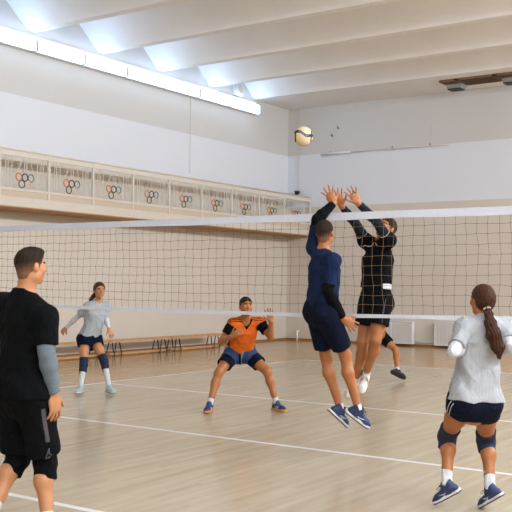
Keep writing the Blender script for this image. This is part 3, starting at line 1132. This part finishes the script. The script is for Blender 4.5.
    # --- sleeves, pads, socks, shoes
    for sd in ('L', 'R'):
        sh, el, wr = J['sh' + sd], J['el' + sd], J['wr' + sd]
        hp, kn, an, toe = J['hip' + sd], J['kn' + sd], J['an' + sd], J['toe' + sd]
        am = (0.82 if fem else 1.0) * g
        c = S.get('arm')
        if c:
            F = Field(h)
            m = el + (wr - el) * 0.28
            tk = c.get('t', 0.007)
            a0, a1 = c.get('range', (0.5, 0.95))
            s0, s1 = sh + (el - sh) * a0, el + (wr - el) * a1
            F.cone(s0, el, 0.052 * am + tk, 0.041 * am + tk, 0.02, cut0=(s0, nrm(sh - el)))
            F.cone(el, m, 0.040 * am + tk, 0.044 * am + tk, 0.02)
            if a1 > 0.3:
                F.cone(m, wr, 0.044 * am + tk, 0.028 * am + tk, 0.02, cut1=(s1, nrm(wr - el)))
            F.folds(0.0016, 80.0, nrm(wr - el))
            v, q = F.mesh()
            link_mesh('arm_sleeve', v, q, c['mat'], root, base)
        shv = nrm(an - kn)
        c = S.get('pads')
        if c:
            F = Field(h)
            up_, dn = c.get('up', 0.12), c.get('down', 0.11)
            tk = c.get('t', 0.012)
            tv = nrm(hp - kn)
            ku, kd = kn + tv * up_, kn + shv * dn
            bk = -nrm(fw0 - (fw0 @ shv) * shv)
            F.cone(ku + tv * .03, kn, 0.066 * g + tk, 0.056 * g + tk, 0.02, cut0=(ku, tv))
            F.cone(kn, kd + shv * .03, 0.056 * g + tk, 0.054 * g + tk * .8, 0.02, cut1=(kd, shv))
            F.ball(kn - bk * 0.03, 0.05 * g, 0.02)
            F.folds(0.002, 90.0, shv)
            v, q = F.mesh()
            link_mesh('knee_pad', v, q, c['mat'], root, base)
        c = S['socks']
        F = Field(h)
        s0 = kn + (an - kn) * c.get('from', 0.75)
        F.cone(s0 - shv * .03, an + shv * 0.02, (0.040 + 0.012 * max(0, 0.8 - c.get('from', .75)) * 2.2) * g, 0.038 * g, 0.02, cut0=(s0, -shv), cut1=(an + shv * 0.005, shv))
        F.folds(0.0012, 120.0, shv)
        v, q = F.mesh()
        link_mesh('sock', v, q, c.get('mat', CL['white']), root, base)
        shoe(root, base, an, toe, J.get('up' + sd, -shv), S['shoes'], sx, h)
    return root

def shoe(root, base, an, toe, up, c, sx, h):
    f, u, l = foot_frame(an, toe, up)
    s = sx * c.get('size', 1.0)
    hh = c.get('h', h * 0.8)
    B = an - u * 0.088 * s                     # point under the ankle on the sole line
    def p(x, y, z):
        return B + f * x * s + l * y * s + u * z * s
    F = Field(hh)
    F.cone(p(-.045, 0, .045), p(.03, 0, .055), .036 * s, .040 * s, .02)
    F.cone(p(.0, 0, .05), p(.13, 0, .034), .042 * s, .038 * s, .02, flat=(l, 1.05))
    F.cone(p(.12, .004, .028), p(.165, .0, .026), .044 * s, .032 * s, .02, flat=(u, .8))
    F.cone(p(-.025, 0, .06), p(-.02, 0, .105), .040 * s, .040 * s, .015)
    F.cone(p(.03, 0, .07), p(.015, 0, .108), .036 * s, .034 * s, .02)
    F.cone(p(-.005, 0, .10), p(-.012, 0, .16), .036 * s, .040 * s, .004, 's')
    F.plane(p(0, 0, .018), -u)
    v, q = F.mesh()
    o = link_mesh('shoe', v, q, c['upper'], root, base)
    F = Field(hh)
    F.cone(p(-.05, 0, .014), p(.06, 0, .014), .044 * s, .040 * s, .02)
    F.cone(p(.05, .002, .014), p(.165, .0, .016), .042 * s, .036 * s, .03)
    F.cone(p(.10, .003, .014), p(.14, .003, .014), .050 * s, .047 * s, .02)
    F.plane(p(0, 0, .030), u)
    F.plane(p(0, 0, 0.0), -u)
    v, q = F.mesh()
    cen = v[q].mean(1)
    zz = (cen - B) @ u / s
    link_mesh('sole', v, q, [c['mid'], c['sole']], o, base, (zz < c.get('split', 0.012)).astype(int))
    if c.get('laces', True):
        m = MB()
        for k in range(4):
            x, z = .045 + .022 * k, .089 - .0105 * k
            m.tube([p(x, -.024, z - .006) - base, p(x + .004, 0, z + .004) - base, p(x, .024, z - .006) - base], 0.0032 * s, 6)
        for q_ in (-1, 1):
            m.tube([p(.03, 0, .104) - base, p(.055, q_ * .018, .117) - base, p(.085, q_ * .032, .108) - base, p(.075, q_ * .04, .096) - base, p(.045, q_ * .02, .10) - base], 0.003 * s, 6)
        m.build('laces', c.get('lace', CL['white']), o, smooth=True)
    if c.get('mark'):
        for q_ in (-1, 1):
            m = MB()
            m.tube([p(-.012, q_ * .0395, .034) - base, p(.03, q_ * .0435, .052) - base, p(.07, q_ * .0400, .050) - base, p(.095, q_ * .037, .060) - base], [0.004 * s, .0058 * s, .005 * s, .003 * s], 6)
            m.tube([p(.03, q_ * .0435, .050) - base, p(.05, q_ * .043, .034) - base, p(.085, q_ * .042, .03) - base], [0.004 * s, .005 * s, .003 * s], 6)
            m.build('side_mark', c['mark'], o, smooth=True)

CL = dict(
    white=cloth('cloth_white', (200, 201, 206), 0.85, var=0.03, scale=30, bump=0.15, bscale=220),
    black=cloth('cloth_black', (7, 9, 11), 0.9, spec=0.12, var=0.12, scale=25, bump=0.2, bscale=240),
    black2=cloth('cloth_soft_black', (9, 11, 14), 0.9, spec=0.12, var=0.12, scale=25, bump=0.2, bscale=240),
    grey=cloth('cloth_light_grey', (163, 166, 170), 0.9, var=0.06, scale=18, bump=0.2, bscale=220),
    heather=mat('sleeve_heather', (100, 110, 118), 0.9, var=0.16, scale=120, bump=0.2, bscale=260),
    charcoal=cloth('cloth_charcoal', (30, 33, 40), 0.9, spec=0.15, var=0.12, scale=25),
    navy=cloth('cloth_navy', (20, 34, 66), 0.9, spec=0.15, var=0.22, scale=40, bump=0.25, bscale=220),
    dnavy=cloth('cloth_dark_navy', (13, 19, 37), 0.9, spec=0.12, var=0.15, scale=30, bump=0.25, bscale=200),
    pad=mat('pad_navy', (24, 32, 54), 0.9, var=0.1, scale=40, bump=0.3, bscale=160),
    orange=cloth('cloth_orange', (222, 104, 28), 0.8, var=0.08, scale=22, bump=0.25, bscale=200),
    blue=cloth('cloth_mid_blue', (48, 68, 108), 0.85, var=0.1, scale=30, bump=0.2),
    lblue=cloth('cloth_pale_blue', (132, 142, 158), 0.85, var=0.1, scale=30, bump=0.2),
    shoe_navy=mat('shoe_navy', (32, 50, 88), 0.6, var=0.15, scale=60, bump=0.2),
    shoe_teal=mat('shoe_teal', (150, 176, 180), 0.6, var=0.12, scale=60, bump=0.2),
    shoe_white=mat('shoe_white', (222, 216, 210), 0.6, var=0.1, scale=50, bump=0.2),
    shoe_black=mat('shoe_black', (32, 36, 46), 0.6, var=0.1, scale=50, bump=0.2),
    rubber=mat('rubber_dark', (48, 48, 54), 0.6, var=0.1),
    gum=mat('rubber_gum', (206, 128, 66), 0.6, var=0.08),
    sole_w=mat('sole_white', (208, 206, 206), 0.6, var=0.05),
    ash=mat('print_grey', (74, 70, 76), 0.7, var=0.1),
)

# ---------------------------------------------------------------- joints of the seven players, metres
JOINTS = {
    'A': dict(head=(1.239, -3.666, 1.660), face=(0.165, 0.986, 0.031), neck=(1.209, -3.680, 1.487), shR=(1.404, -3.699, 1.344), shL=(0.976, -3.666, 1.407), elR=(1.442, -3.714, 1.139), wrR=(1.426, -3.630, 0.875), handR=(0.014, 0.107, -0.994), thumbR=(0.071, 0.990, -0.118), palmR=(-0.997, 0.073, 0.010), elL=(0.873, -3.653, 1.119), wrL=(0.841, -3.604, 0.842), handL=(-0.064, 0.114, -0.991), thumbL=(0.186, 0.982, 0.030), palmL=(0.982, -0.186, -0.014), hipR=(1.304, -3.677, 0.876), hipL=(1.079, -3.660, 0.864), knR=(1.256, -3.535, 0.425), anR=(1.354, -3.600, 0.058), upR=(0.000, 0.000, 1.000), knL=(1.053, -3.577, 0.433), anL=(1.068, -3.798, 0.128), toeL=(1.085, -3.638, 0.073), toeR=(1.374, -3.431, 0.058), base=(1.192, -3.669, 0.000)),
    'B': dict(head=(-3.646, 2.032, 1.453), face=(0.901, -0.432, 0.029), neck=(-3.706, 2.058, 1.287), shR=(-3.764, 1.936, 1.223), shL=(-3.655, 2.180, 1.223), elR=(-3.988, 1.935, 1.067), wrR=(-4.171, 1.901, 0.903), handR=(-0.703, -0.176, -0.689), thumbR=(0.680, 0.116, -0.724), palmR=(-0.269, 0.947, -0.174), elL=(-3.657, 2.198, 1.013), wrL=(-3.503, 2.090, 0.907), handL=(0.523, 0.003, -0.852), thumbL=(-0.257, -0.936, -0.240), palmL=(-0.929, 0.186, -0.320), hipR=(-3.836, 1.941, 0.742), hipL=(-3.776, 2.092, 0.738), knR=(-3.734, 1.830, 0.405), anR=(-3.688, 1.726, 0.093), upR=(0.000, 0.000, 1.000), knL=(-3.536, 2.036, 0.446), anL=(-3.428, 2.029, 0.093), upL=(0.000, 0.000, 1.000), toeL=(-3.267, 1.974, 0.093), toeR=(-3.610, 1.575, 0.093), base=(-3.806, 2.017, 0.000)),
    'C': dict(head=(-0.850, 1.692, 1.293), face=(0.778, -0.616, 0.123), neck=(-0.908, 1.779, 1.142), shR=(-1.042, 1.691, 1.072), shL=(-0.788, 1.912, 1.086), elR=(-1.143, 1.581, 0.861), wrR=(-0.930, 1.506, 0.929), handR=(0.834, 0.167, 0.526), thumbR=(-0.477, -0.094, 0.874), palmR=(-0.177, 0.975, 0.134), elL=(-0.637, 1.925, 0.918), wrL=(-0.564, 1.821, 1.115), handL=(-0.111, -0.172, 0.979), thumbL=(-0.826, -0.563, -0.012), palmL=(0.563, -0.826, -0.031), hipR=(-1.197, 1.914, 0.693), hipL=(-1.050, 2.014, 0.695), knR=(-1.190, 1.601, 0.463), anR=(-1.181, 1.413, 0.093), upR=(0.000, 0.000, 1.000), knL=(-0.720, 1.981, 0.484), anL=(-0.598, 2.017, 0.093), upL=(0.000, 0.000, 1.000), toeL=(-0.437, 1.963, 0.093), toeR=(-1.116, 1.256, 0.093), base=(-1.124, 1.964, 0.000)),
    'D': dict(head=(1.409, -0.295, 2.045), face=(-0.124, 0.986, 0.113), neck=(1.410, -0.312, 1.869), shL=(1.277, -0.259, 1.910), elL=(1.319, -0.289, 2.172), wrL=(1.412, -0.146, 2.328), handL=(-0.380, -0.177, 0.908), thumbL=(0.886, 0.342, 0.314), palmL=(-0.066, 0.997, 0.033), shR=(1.548, -0.396, 1.784), elR=(1.528, -0.436, 1.514), wrR=(1.579, -0.247, 1.269), handR=(0.571, 0.537, -0.621), thumbR=(0.568, 0.493, 0.659), palmR=(-0.761, 0.587, -0.277), hipL=(1.302, -0.244, 1.316), hipR=(1.455, -0.333, 1.313), knL=(1.298, -0.061, 0.890), knR=(1.508, -0.064, 0.910), anL=(1.432, -0.024, 0.409), anR=(1.619, -0.018, 0.416), upL=(0.400, 0.101, 0.911), upR=(0.481, -0.081, 0.873), toeL=(1.480, 0.101, 0.305), toeR=(1.715, 0.082, 0.318), base=(1.378, -0.288, 0.000)),
    'E': dict(head=(1.537, 0.697, 2.139), face=(-0.171, -0.863, 0.475), hup=(0.259, 0.273, 0.927), neck=(1.455, 0.731, 2.002), shR=(1.293, 0.729, 2.020), shL=(1.606, 0.615, 2.014), elR=(1.286, 0.512, 2.195), wrR=(1.264, 0.273, 2.343), handR=(-0.228, -0.251, 0.941), thumbR=(0.917, 0.385, 0.103), palmR=(0.179, -0.983, -0.033), elL=(1.583, 0.387, 2.193), wrL=(1.492, 0.186, 2.356), handL=(-0.347, -0.389, 0.853), thumbL=(-0.784, -0.522, -0.337), palmL=(0.288, -0.957, -0.033), hipR=(1.336, 0.733, 1.391), hipL=(1.503, 0.678, 1.395), knR=(1.311, 0.646, 1.000), anR=(1.155, 0.797, 0.587), knL=(1.488, 0.584, 1.030), anL=(1.300, 0.748, 0.661), toeL=(1.310, 0.644, 0.527), toeR=(1.112, 0.679, 0.472), base=(1.420, 0.705, 0.000)),
    'F': dict(head=(-1.604, 6.572, 1.478), face=(0.835, -0.522, 0.176), neck=(-1.637, 6.678, 1.271), shR=(-1.768, 6.653, 1.200), shL=(-1.500, 6.750, 1.205), elL=(-1.419, 6.742, 0.967), wrL=(-1.382, 6.555, 0.804), handL=(-0.211, 0.070, -0.975), thumbL=(-0.345, -0.938, -0.028), palmL=(-0.537, 0.794, -0.287), elR=(-1.789, 6.587, 0.942), wrR=(-1.695, 6.501, 0.760), handR=(0.154, 0.142, -0.978), thumbR=(1.000, -0.022, -0.008), palmR=(-0.537, 0.794, -0.287), hipR=(-1.790, 6.836, 0.744), hipL=(-1.647, 6.897, 0.747), knL=(-1.344, 6.908, 0.475), anL=(-1.056, 6.409, 0.150), knR=(-1.786, 6.608, 0.443), anR=(-1.828, 6.657, 0.093), upR=(0.000, 0.000, 1.000), toeL=(-0.896, 6.417, 0.093), toeR=(-1.706, 6.538, 0.093), base=(-1.719, 6.867, 0.000)),
    'G': dict(head=(3.329, -1.422, 1.471), face=(-0.856, 0.506, 0.103), neck=(3.348, -1.429, 1.346), shL=(3.246, -1.532, 1.279), shR=(3.445, -1.288, 1.286), elL=(3.248, -1.731, 1.124), wrL=(3.220, -1.436, 1.149), handL=(-0.275, 0.933, 0.233), thumbL=(0.187, 0.091, 0.978), palmL=(0.929, 0.370, 0.005), elR=(3.542, -1.435, 1.164), wrR=(3.414, -1.230, 1.106), handR=(-0.705, 0.671, 0.229), thumbR=(-0.254, -0.209, 0.944), palmR=(-0.685, -0.729, -0.018), hipL=(3.227, -1.514, 0.765), hipR=(3.341, -1.375, 0.754), knL=(3.034, -1.320, 0.486), knR=(3.259, -1.141, 0.453), anL=(3.110, -1.499, 0.168), anR=(3.362, -1.326, 0.143), upL=(-0.307, -0.244, 0.920), upR=(-0.379, -0.097, 0.920), toeL=(2.965, -1.496, 0.079), toeR=(3.225, -1.287, 0.050), base=(3.284, -1.444, 0.000)),
}
TAIL = [(3.395, -1.503, 1.418), (3.421, -1.532, 1.381), (3.436, -1.543, 1.321), (3.458, -1.544, 1.247), (3.484, -1.529, 1.159), (3.492, -1.521, 1.088)]
TAIL_FAR = [(-3.764, 2.074, 1.416), (-3.796, 2.066, 1.372), (-3.813, 2.044, 1.336), (-3.823, 2.014, 1.300)]
BALL = (0.497, 0.797, 3.163)

# ---------------------------------------------------------------- paint and trim of single garments
def seg_t(cen, a, b):
    ab = b - a
    return ((cen - a) @ ab) / (ab @ ab)
def seg_d(cen, a, b):
    t = np.clip(seg_t(cen, a, b), 0, 1)[:, None]
    return np.linalg.norm(cen - a - t * (b - a), axis=1)

def paint_orange(cen, c):
    J = c['J']
    mi = np.zeros(len(cen), int)
    for sd in ('L', 'R'):
        sh, el = J['sh' + sd], J['el' + sd]
        t = seg_t(cen, sh, el)
        near = seg_d(cen, sh, el) < 0.085
        mi[near & (t > 0.12)] = 1
        # three dark stripes over each shoulder
        q = cen - sh
        out = nrm(sh - c['N'])
        f = q @ c['fw']
        s_ = (cen - c['N']) @ out
        stripe = (np.abs(np.mod(f + 0.011, 0.022) - 0.011) < 0.005) & (np.abs(f) < 0.046) & (s_ > 0.06) & (t < 0.14) & (((cen - sh) @ c['axis']) > -0.01)
        mi[stripe] = 1
    d = (cen - c['P0']) @ c['lat']
    a = (cen - c['P0']) @ c['axis']
    f = (cen - c['P0']) @ c['fw']
    mi[(np.abs(d) > 0.135) & (np.abs(f) < 0.05) & (a < 0.36) & (mi == 0)] = 1
    # dark V collar
    q = cen - c['N']
    lx = np.abs(q @ c['lat'])
    up = q @ c['axis']
    fr = q @ c['fw']
    edge = np.abs(lx - (0.050 + (up + 0.0) * 0.62))
    mi[(edge < 0.014) & (fr > 0.03) & (up > -0.095) & (lx < 0.08)] = 1
    return mi

def paint_bands(cen, c):
    J = c['J']
    mi = np.zeros(len(cen), int)
    tl = seg_t(cen, J['hipL'], J['knL'])
    tr = seg_t(cen, J['hipR'], J['knR'])
    left = seg_d(cen, J['hipL'], J['knL']) < seg_d(cen, J['hipR'], J['knR'])
    t = np.where(left, tl, tr)
    mi[t > 0.36] = 2
    mi[(t > 0.13) & (t <= 0.36)] = 1
    w = (np.abs((cen - c['P0']) @ c['lat']) < 0.014) & ((cen - c['P0']) @ c['fw'] > 0)
    mi[w] = 2
    return mi

def paint_side_strip(side, t0, t1, half, off=0.0, back=0.0):
    """a strip down the outer side of one leg of the shorts"""
    def f(cen, c):
        J = c['J']
        hp, kn = J['hip' + side], J['kn' + side]
        out = c['lat'] * (1 if side == 'R' else -1)
        ax = nrm(kn - hp)
        out = nrm(out - (out @ ax) * ax + back * c['fw'])
        sd = np.cross(ax, out)
        t = seg_t(cen, hp, kn)
        q = cen - hp
        mi = np.zeros(len(cen), int)
        mi[(t > t0) & (t < t1) & (np.abs(q @ sd - off) < half) & (q @ out > 0.03)] = 1
        return mi
    return f

def side_piping(side, t0, t1, r, m, rad, back=0.0, nm='piping'):
    def f(parent, base, c):
        J = c['J']
        hp, kn = J['hip' + side], J['kn' + side]
        ax = nrm(kn - hp)
        out = c['lat'] * (1 if side == 'R' else -1)
        out = nrm(out - (out @ ax) * ax + back * c['fw'])
        mb = MB()
        n = 10
        dg = bpy.context.evaluated_depsgraph_get()
        pts = []
        me = parent.data
        co = np.empty(len(me.vertices) * 3)
        me.vertices.foreach_get('co', co)
        co = co.reshape(-1, 3) + base
        for i in range(n + 1):
            p = hp + (kn - hp) * (t0 + (t1 - t0) * i / n)
            q = co - p
            h_ = np.abs(q @ ax)
            sdv = np.abs(q @ np.cross(ax, out))
            k = np.argmax((q @ out) - 20 * h_ - 20 * sdv)
            pts.append(p + out * (q[k] @ out + 0.001) - base)
        mb.tube(pts, r, 6)
        mb.build(nm, m, parent, smooth=True)
    return (nm, f)

def surface_point(parent, base, o, d):
    """where a ray from outside meets the garment"""
    me = parent.data
    from mathutils.bvhtree import BVHTree
    if 'bvh' not in SURF or SURF['bvh'][0] != parent.name:
        bm = bmesh.new()
        bm.from_mesh(me)
        SURF['bvh'] = (parent.name, BVHTree.FromBMesh(bm))
        bm.free()
    hit = SURF['bvh'][1].ray_cast(Vector(o - base), Vector(d))
    return hit[0]
SURF = {}

def surface_line(nm, m, r, pts_fn):
    """a thin raised line laid on the cloth: pts_fn(c) gives (origin, direction) rays"""
    def f(parent, base, c):
        for line in pts_fn(c):
            pts = []
            for o, d in line:
                h_ = surface_point(parent, base, o, d)
                if h_ is not None:
                    pts.append(h_ - Vector(d) * r * 0.3)
            if len(pts) > 1:
                mb = MB()
                mb.tube(pts, r, 6)
                mb.build(nm, m, parent, smooth=True)
    return (nm, f)

def sleeve_hem(side, t, r, m):
    def f(parent, base, c):
        J = c['J']
        sh, el = J['sh' + side], J['el' + side]
        ax = nrm(el - sh)
        u = nrm(np.cross(ax, V(0.3, 0.5, 0.8)))
        w = np.cross(ax, u)
        p = sh + (el - sh) * t
        pts = []
        for k in range(20):
            a = 2 * math.pi * k / 20
            dv = u * math.cos(a) + w * math.sin(a)
            hit = surface_point(parent, base, p + dv * 0.12, -dv)
            if hit is not None and (hit - Vector(p - base)).length < 0.1:
                pts.append(hit)
        if len(pts) > 6:
            mb = MB()
            mb.tube(pts, r, 6, 0, len(pts) == 20)
            mb.build('sleeve_piping', m, parent, smooth=True)
    return ('sleeve_piping', f)

def chest_lines(c):
    N, ax, fw, lat = c['N'], c['axis'], c['fw'], c['lat']
    def ray_(x, z):
        return (N + ax * z + lat * x + fw * 0.5, -fw)
    # a zigzag piping across the upper chest
    return [[ray_(.115, -.05), ray_(.09, -.04), ray_(.055, -.05), ray_(.02, -.045), ray_(-.005, -.01), ray_(-.02, .01)],
            [ray_(-.02, .01), ray_(-.035, -.01), ray_(-.055, -.025), ray_(-.075, -.04)]]

def thigh_logo(c):
    J = c['J']
    hp, kn = J['hipR'], J['knR']
    ax = nrm(kn - hp)
    out = nrm(c['lat'] - (c['lat'] @ ax) * ax - 0.35 * c['fw'])
    sd = nrm(np.cross(ax, out))
    L = np.linalg.norm(kn - hp)
    def ray_(s, z):
        return (hp + ax * L * z + sd * s + out * 0.4, -out)
    return [[ray_(.03, .86), ray_(.012, .79), ray_(-.002, .735)], [ray_(.03, .86), ray_(0, .852), ray_(-.045, .875)], [ray_(-.002, .735), ray_(.004, .80), ray_(-.012, .84), ray_(-.045, .875)]]

GR = 'volleyball players on the court'
SH_NAVY = dict(upper=CL['shoe_navy'], mid=CL['sole_w'], sole=CL['rubber'], lace=CL['ash'], mark=CL['white'])
SH_GUM = dict(size=0.92, upper=CL['shoe_navy'], mid=CL['gum'], sole=CL['gum'], lace=CL['ash'], laces=False, mark=CL['white'], split=0.012)
SH_TEAL = dict(size=0.88, mark=CL['white'], upper=CL['shoe_teal'], mid=CL['sole_w'], sole=CL['rubber'], laces=False)
SH_WHITE = dict(size=0.92, upper=CL['shoe_white'], mid=CL['sole_w'], sole=CL['gum'], laces=True, lace=CL['shoe_black'], mark=CL['orange'])
SH_BLACK = dict(upper=CL['shoe_black'], mid=CL['rubber'], sole=CL['rubber'], laces=False)
TICK = dict(upper=CL['shoe_navy'], mid=CL['sole_w'], sole=CL['ash'], size=0.87, lace=CL['ash'], mark=CL['white'])

person('man in loose black T-shirt with grey arm sleeve seen from behind at left', GR, JOINTS['A'], dict(
    girth=1.04, res=0.0055, hand=1.08, tuft=True, hair_t=0.006, fade=0.012, head=0.95, hairline=((.078, .060), (-.088, -.100)), curlR=0.45, spreadR=0.12,
    shirt=dict(mats=[CL['black']], loose=0.024, hem=-0.02, sleeve=0.80, sleeve_w=0.020, fold=0.006, fold_f=26, neck_r=0.006, hem_w=0.008),
    shorts=dict(mats=[CL['black2'], CL['ash']], paint=paint_side_strip('R', 0.14, 0.62, 0.013, 0.0, -0.35), leg=0.86, leg_r=0.102, loose=0.018, fold=0.004,
                marks=[surface_line('thigh_mark', CL['ash'], 0.0045, thigh_logo)]),
    arm=dict(mat=CL['heather'], range=(0.55, 0.96), t=0.008), pads=dict(mat=CL['black'], up=0.16, down=0.11, t=0.016),
    socks={'from': 0.78}, shoes=SH_BLACK))

person('woman in light grey long-sleeved top, navy knee pads and pale teal shoes at far left', GR, JOINTS['B'], dict(
    scale=0.95, female=True, girth=0.88, res=0.006, hair='brown', hair_t=0.012, hairline=((.072, .072), (-.07, -.09)), side=-.01, curlR=0.9, curlL=0.8, skin=SKIN,
    tail=TAIL_FAR, tail_r=[0.022, 0.028, 0.026, 0.010],
    shirt=dict(mats=[CL['grey']], loose=0.018, hem=0.10, sleeve=0.70, fold=0.005, hem_w=0.008),
    shorts=dict(mats=[CL['dnavy']], leg=0.26, leg_r=0.122, loose=0.022),
    arm=dict(mat=CL['white'], range=(0.5, 0.97), t=0.008), pads=dict(mat=CL['pad'], up=0.10, down=0.11),
    socks={'from': 0.25}, shoes=SH_TEAL))

person('man in orange shirt with black sleeves crouching with feet wide apart', GR, JOINTS['C'], dict(
    girth=0.98, res=0.006, hair='dark', hair_t=0.004, hairline=((.080, .060), (-.085, -.06)), curlR=1.1, curlL=0.25, spreadL=0.22, skin=SKIN2,
    shirt=dict(mats=[CL['orange'], CL['black']], paint=paint_orange, loose=0.014, hem=0.0, sleeve=0.60, sleeve_w=0.018, fold=0.004, vneck=True),
    shorts=dict(mats=[CL['lblue'], CL['blue'], CL['dnavy']], paint=paint_bands, leg=0.62, leg_r=0.098, loose=0.018),
    socks={'from': 0.82}, shoes=SH_GUM))

person('man in navy T-shirt and navy shorts leaping with one arm up, seen from behind', GR, JOINTS['D'], dict(
    girth=1.0, res=0.0055, hair='dark', hair_t=0.004, fade=-0.002, hairline=((.080, .060), (-.088, -.105)), curlR=0.35, spreadR=0.30, curlL=0.12, spreadL=0.42, hand=1.05, skin=SKIN2,
    shirt=dict(mats=[CL['navy']], loose=0.014, hem=0.10, sleeve=0.80, sleeve_w=0.014, fold=0.004),
    shorts=dict(mats=[CL['dnavy']], leg=0.78, leg_r=0.096, loose=0.014, fold=0.0035),
    arm=dict(mat=CL['black2'], range=(0.30, 0.96), t=0.008),
    socks={'from': 0.90}, shoes=SH_NAVY))

def undershirt(parent, base, c):
    pass
person('man in black shirt leaping behind the net with both arms raised to block', GR, JOINTS['E'], dict(
    girth=1.0, res=0.0055, hair='dark', hair_t=0.005, hand=1.06, thick=0.9, hairline=((.082, .058), (-.085, -.06)), curlR=0.15, spreadR=0.25, curlL=0.12, spreadL=0.36, skin=SKIN2,
    shirt=dict(mats=[CL['black'], CL['white']], paint=lambda cen, c: (((cen - c['P0']) @ c['axis'] < 0.20) & ((cen - c['P0']) @ (-c['lat']) > 0.162) & ((cen - c['P0']) @ c['fw'] > -0.06)).astype(int),
               loose=0.014, hem=0.24, sleeve=0.42, sleeve_w=0.010, fold=0.004,
               marks=[surface_line('chest_piping', CL['white'], 0.0045, chest_lines), sleeve_hem('L', 0.40, 0.003, CL['white']), sleeve_hem('R', 0.40, 0.003, CL['white'])]),
    shorts=dict(mats=[CL['black2']], leg=0.60, leg_r=0.112, loose=0.011, waist=0.30, marks=[side_piping('L', -0.1, 0.56, 0.004, CL['ash'], 0.11, 0.5)]),
    arm=dict(mat=CL['charcoal'], range=(0.25, 0.93), t=0.004),
    socks={'from': 0.90}, shoes=SH_WHITE))

person('player in black shorts half hidden behind the jumping man in black, one leg showing', GR, JOINTS['F'], dict(
    girth=0.98, res=0.007, hair='dark', skin=SKIN2, curlL=0.5, curlR=0.5,
    shirt=dict(mats=[CL['black']], loose=0.014, hem=0.0, sleeve=0.6),
    shorts=dict(mats=[CL['black2']], leg=0.66, leg_r=0.095, loose=0.016),
    socks={'from': 0.86}, shoes=SH_BLACK))

def leg_trim(c):
    J = c['J']
    out = []
    hp, kn = J['hipL'], J['knL']
    ax = nrm(kn - hp)
    o_ = nrm(-c['lat'] - 0.5 * c['fw'] + (c['lat'] @ ax) * ax)
    s_ = np.cross(ax, o_)
    lines = []
    for off in (-0.012, 0.014):
        lines.append([(hp + ax * (z * 0.01) + s_ * off + o_ * 0.4, -o_) for z in range(-2, 15)])
    return lines
person('woman in grey T-shirt with long brown ponytail seen from behind at right', GR, JOINTS['G'], dict(
    scale=0.96, female=True, girth=0.97, res=0.0055, head=0.94, hair='brown', hair_t=0.009, hairline=((.070, .075), (-.07, -.115)), side=-.02, skin=SKIN2, curlL=0.6, curlR=0.6,
    tail=TAIL, tail_r=[0.020, 0.024, 0.036, 0.046, 0.042, 0.012],
    shirt=dict(mats=[CL['grey']], loose=0.016, hem=0.03, sleeve=0.74, sleeve_w=0.022, fold=0.006, fold_f=30, hem_w=0.010, hem_tilt=(0.05, 0, 0)),
    shorts=dict(mats=[CL['dnavy']], legL=0.20, legR=0.30, leg=0.3, leg_r=0.106, loose=0.018, crotch=-0.215, marks=[surface_line('side_piping', CL['white'], 0.0028, leg_trim)]),
    arm=dict(mat=CL['white'], range=(0.45, 0.95), t=0.009), pads=dict(mat=CL['pad'], up=0.10, down=0.09, t=0.014),
    socks={'from': 0.62}, shoes=TICK))

# ---------------------------------------------------------------- the ball
def make_ball():
    R_ = 0.105
    bm = bmesh.new()
    bmesh.ops.create_icosphere(bm, subdivisions=5, radius=R_)
    me = bpy.data.meshes.new('volleyball')
    fw, rt, up = Vector(-FWD), Vector(RIGHT), Vector(UP)
    for f in bm.faces:
        d = f.calc_center_median().normalized()
        x, y, z = d.dot(rt), d.dot(up), d.dot(fw)
        k = 0
        # wavy dark band round the middle, with paler core, and dark seams to the sides
        wv = y - (0.16 - 0.26 * x + 0.13 * math.sin(x * 4.2 + 0.4) * -1)
        if abs(wv) < 0.15:
            k = 1
        if abs(wv) < 0.065 and -0.55 < x < 0.5 and z > 0:
            k = 2
        if (abs(x - 0.80 - 0.06 * y) < 0.065 and -0.85 < y < 0.62) or (abs(x + 0.82) < 0.06 and -0.62 < y < 0.35):
            k = 1
        f.material_index = k
        f.smooth = True
    # seam grooves
    for v in bm.verts:
        d = v.co.normalized()
        y, x = d.dot(up), d.dot(rt)
        for s_ in (-0.45, 0.62):
            if abs(y - s_) < 0.03:
                v.co *= 0.988
    bm.to_mesh(me)
    bm.free()
    for m_ in (mat('ball_cream', (228, 200, 164), 0.6, var=0.04, scale=30), mat('ball_navy', (28, 42, 66), 0.6, var=0.1, spec=0.2), mat('ball_grey_blue', (104, 126, 144), 0.6, var=0.1)):
        me.materials.append(m_)
    o = bpy.data.objects.new('volleyball', me)
    col.objects.link(o)
    o.location = BALL
    return tag(o, 'cream volleyball with wavy navy band in mid-air above the net', 'ball')
make_ball()
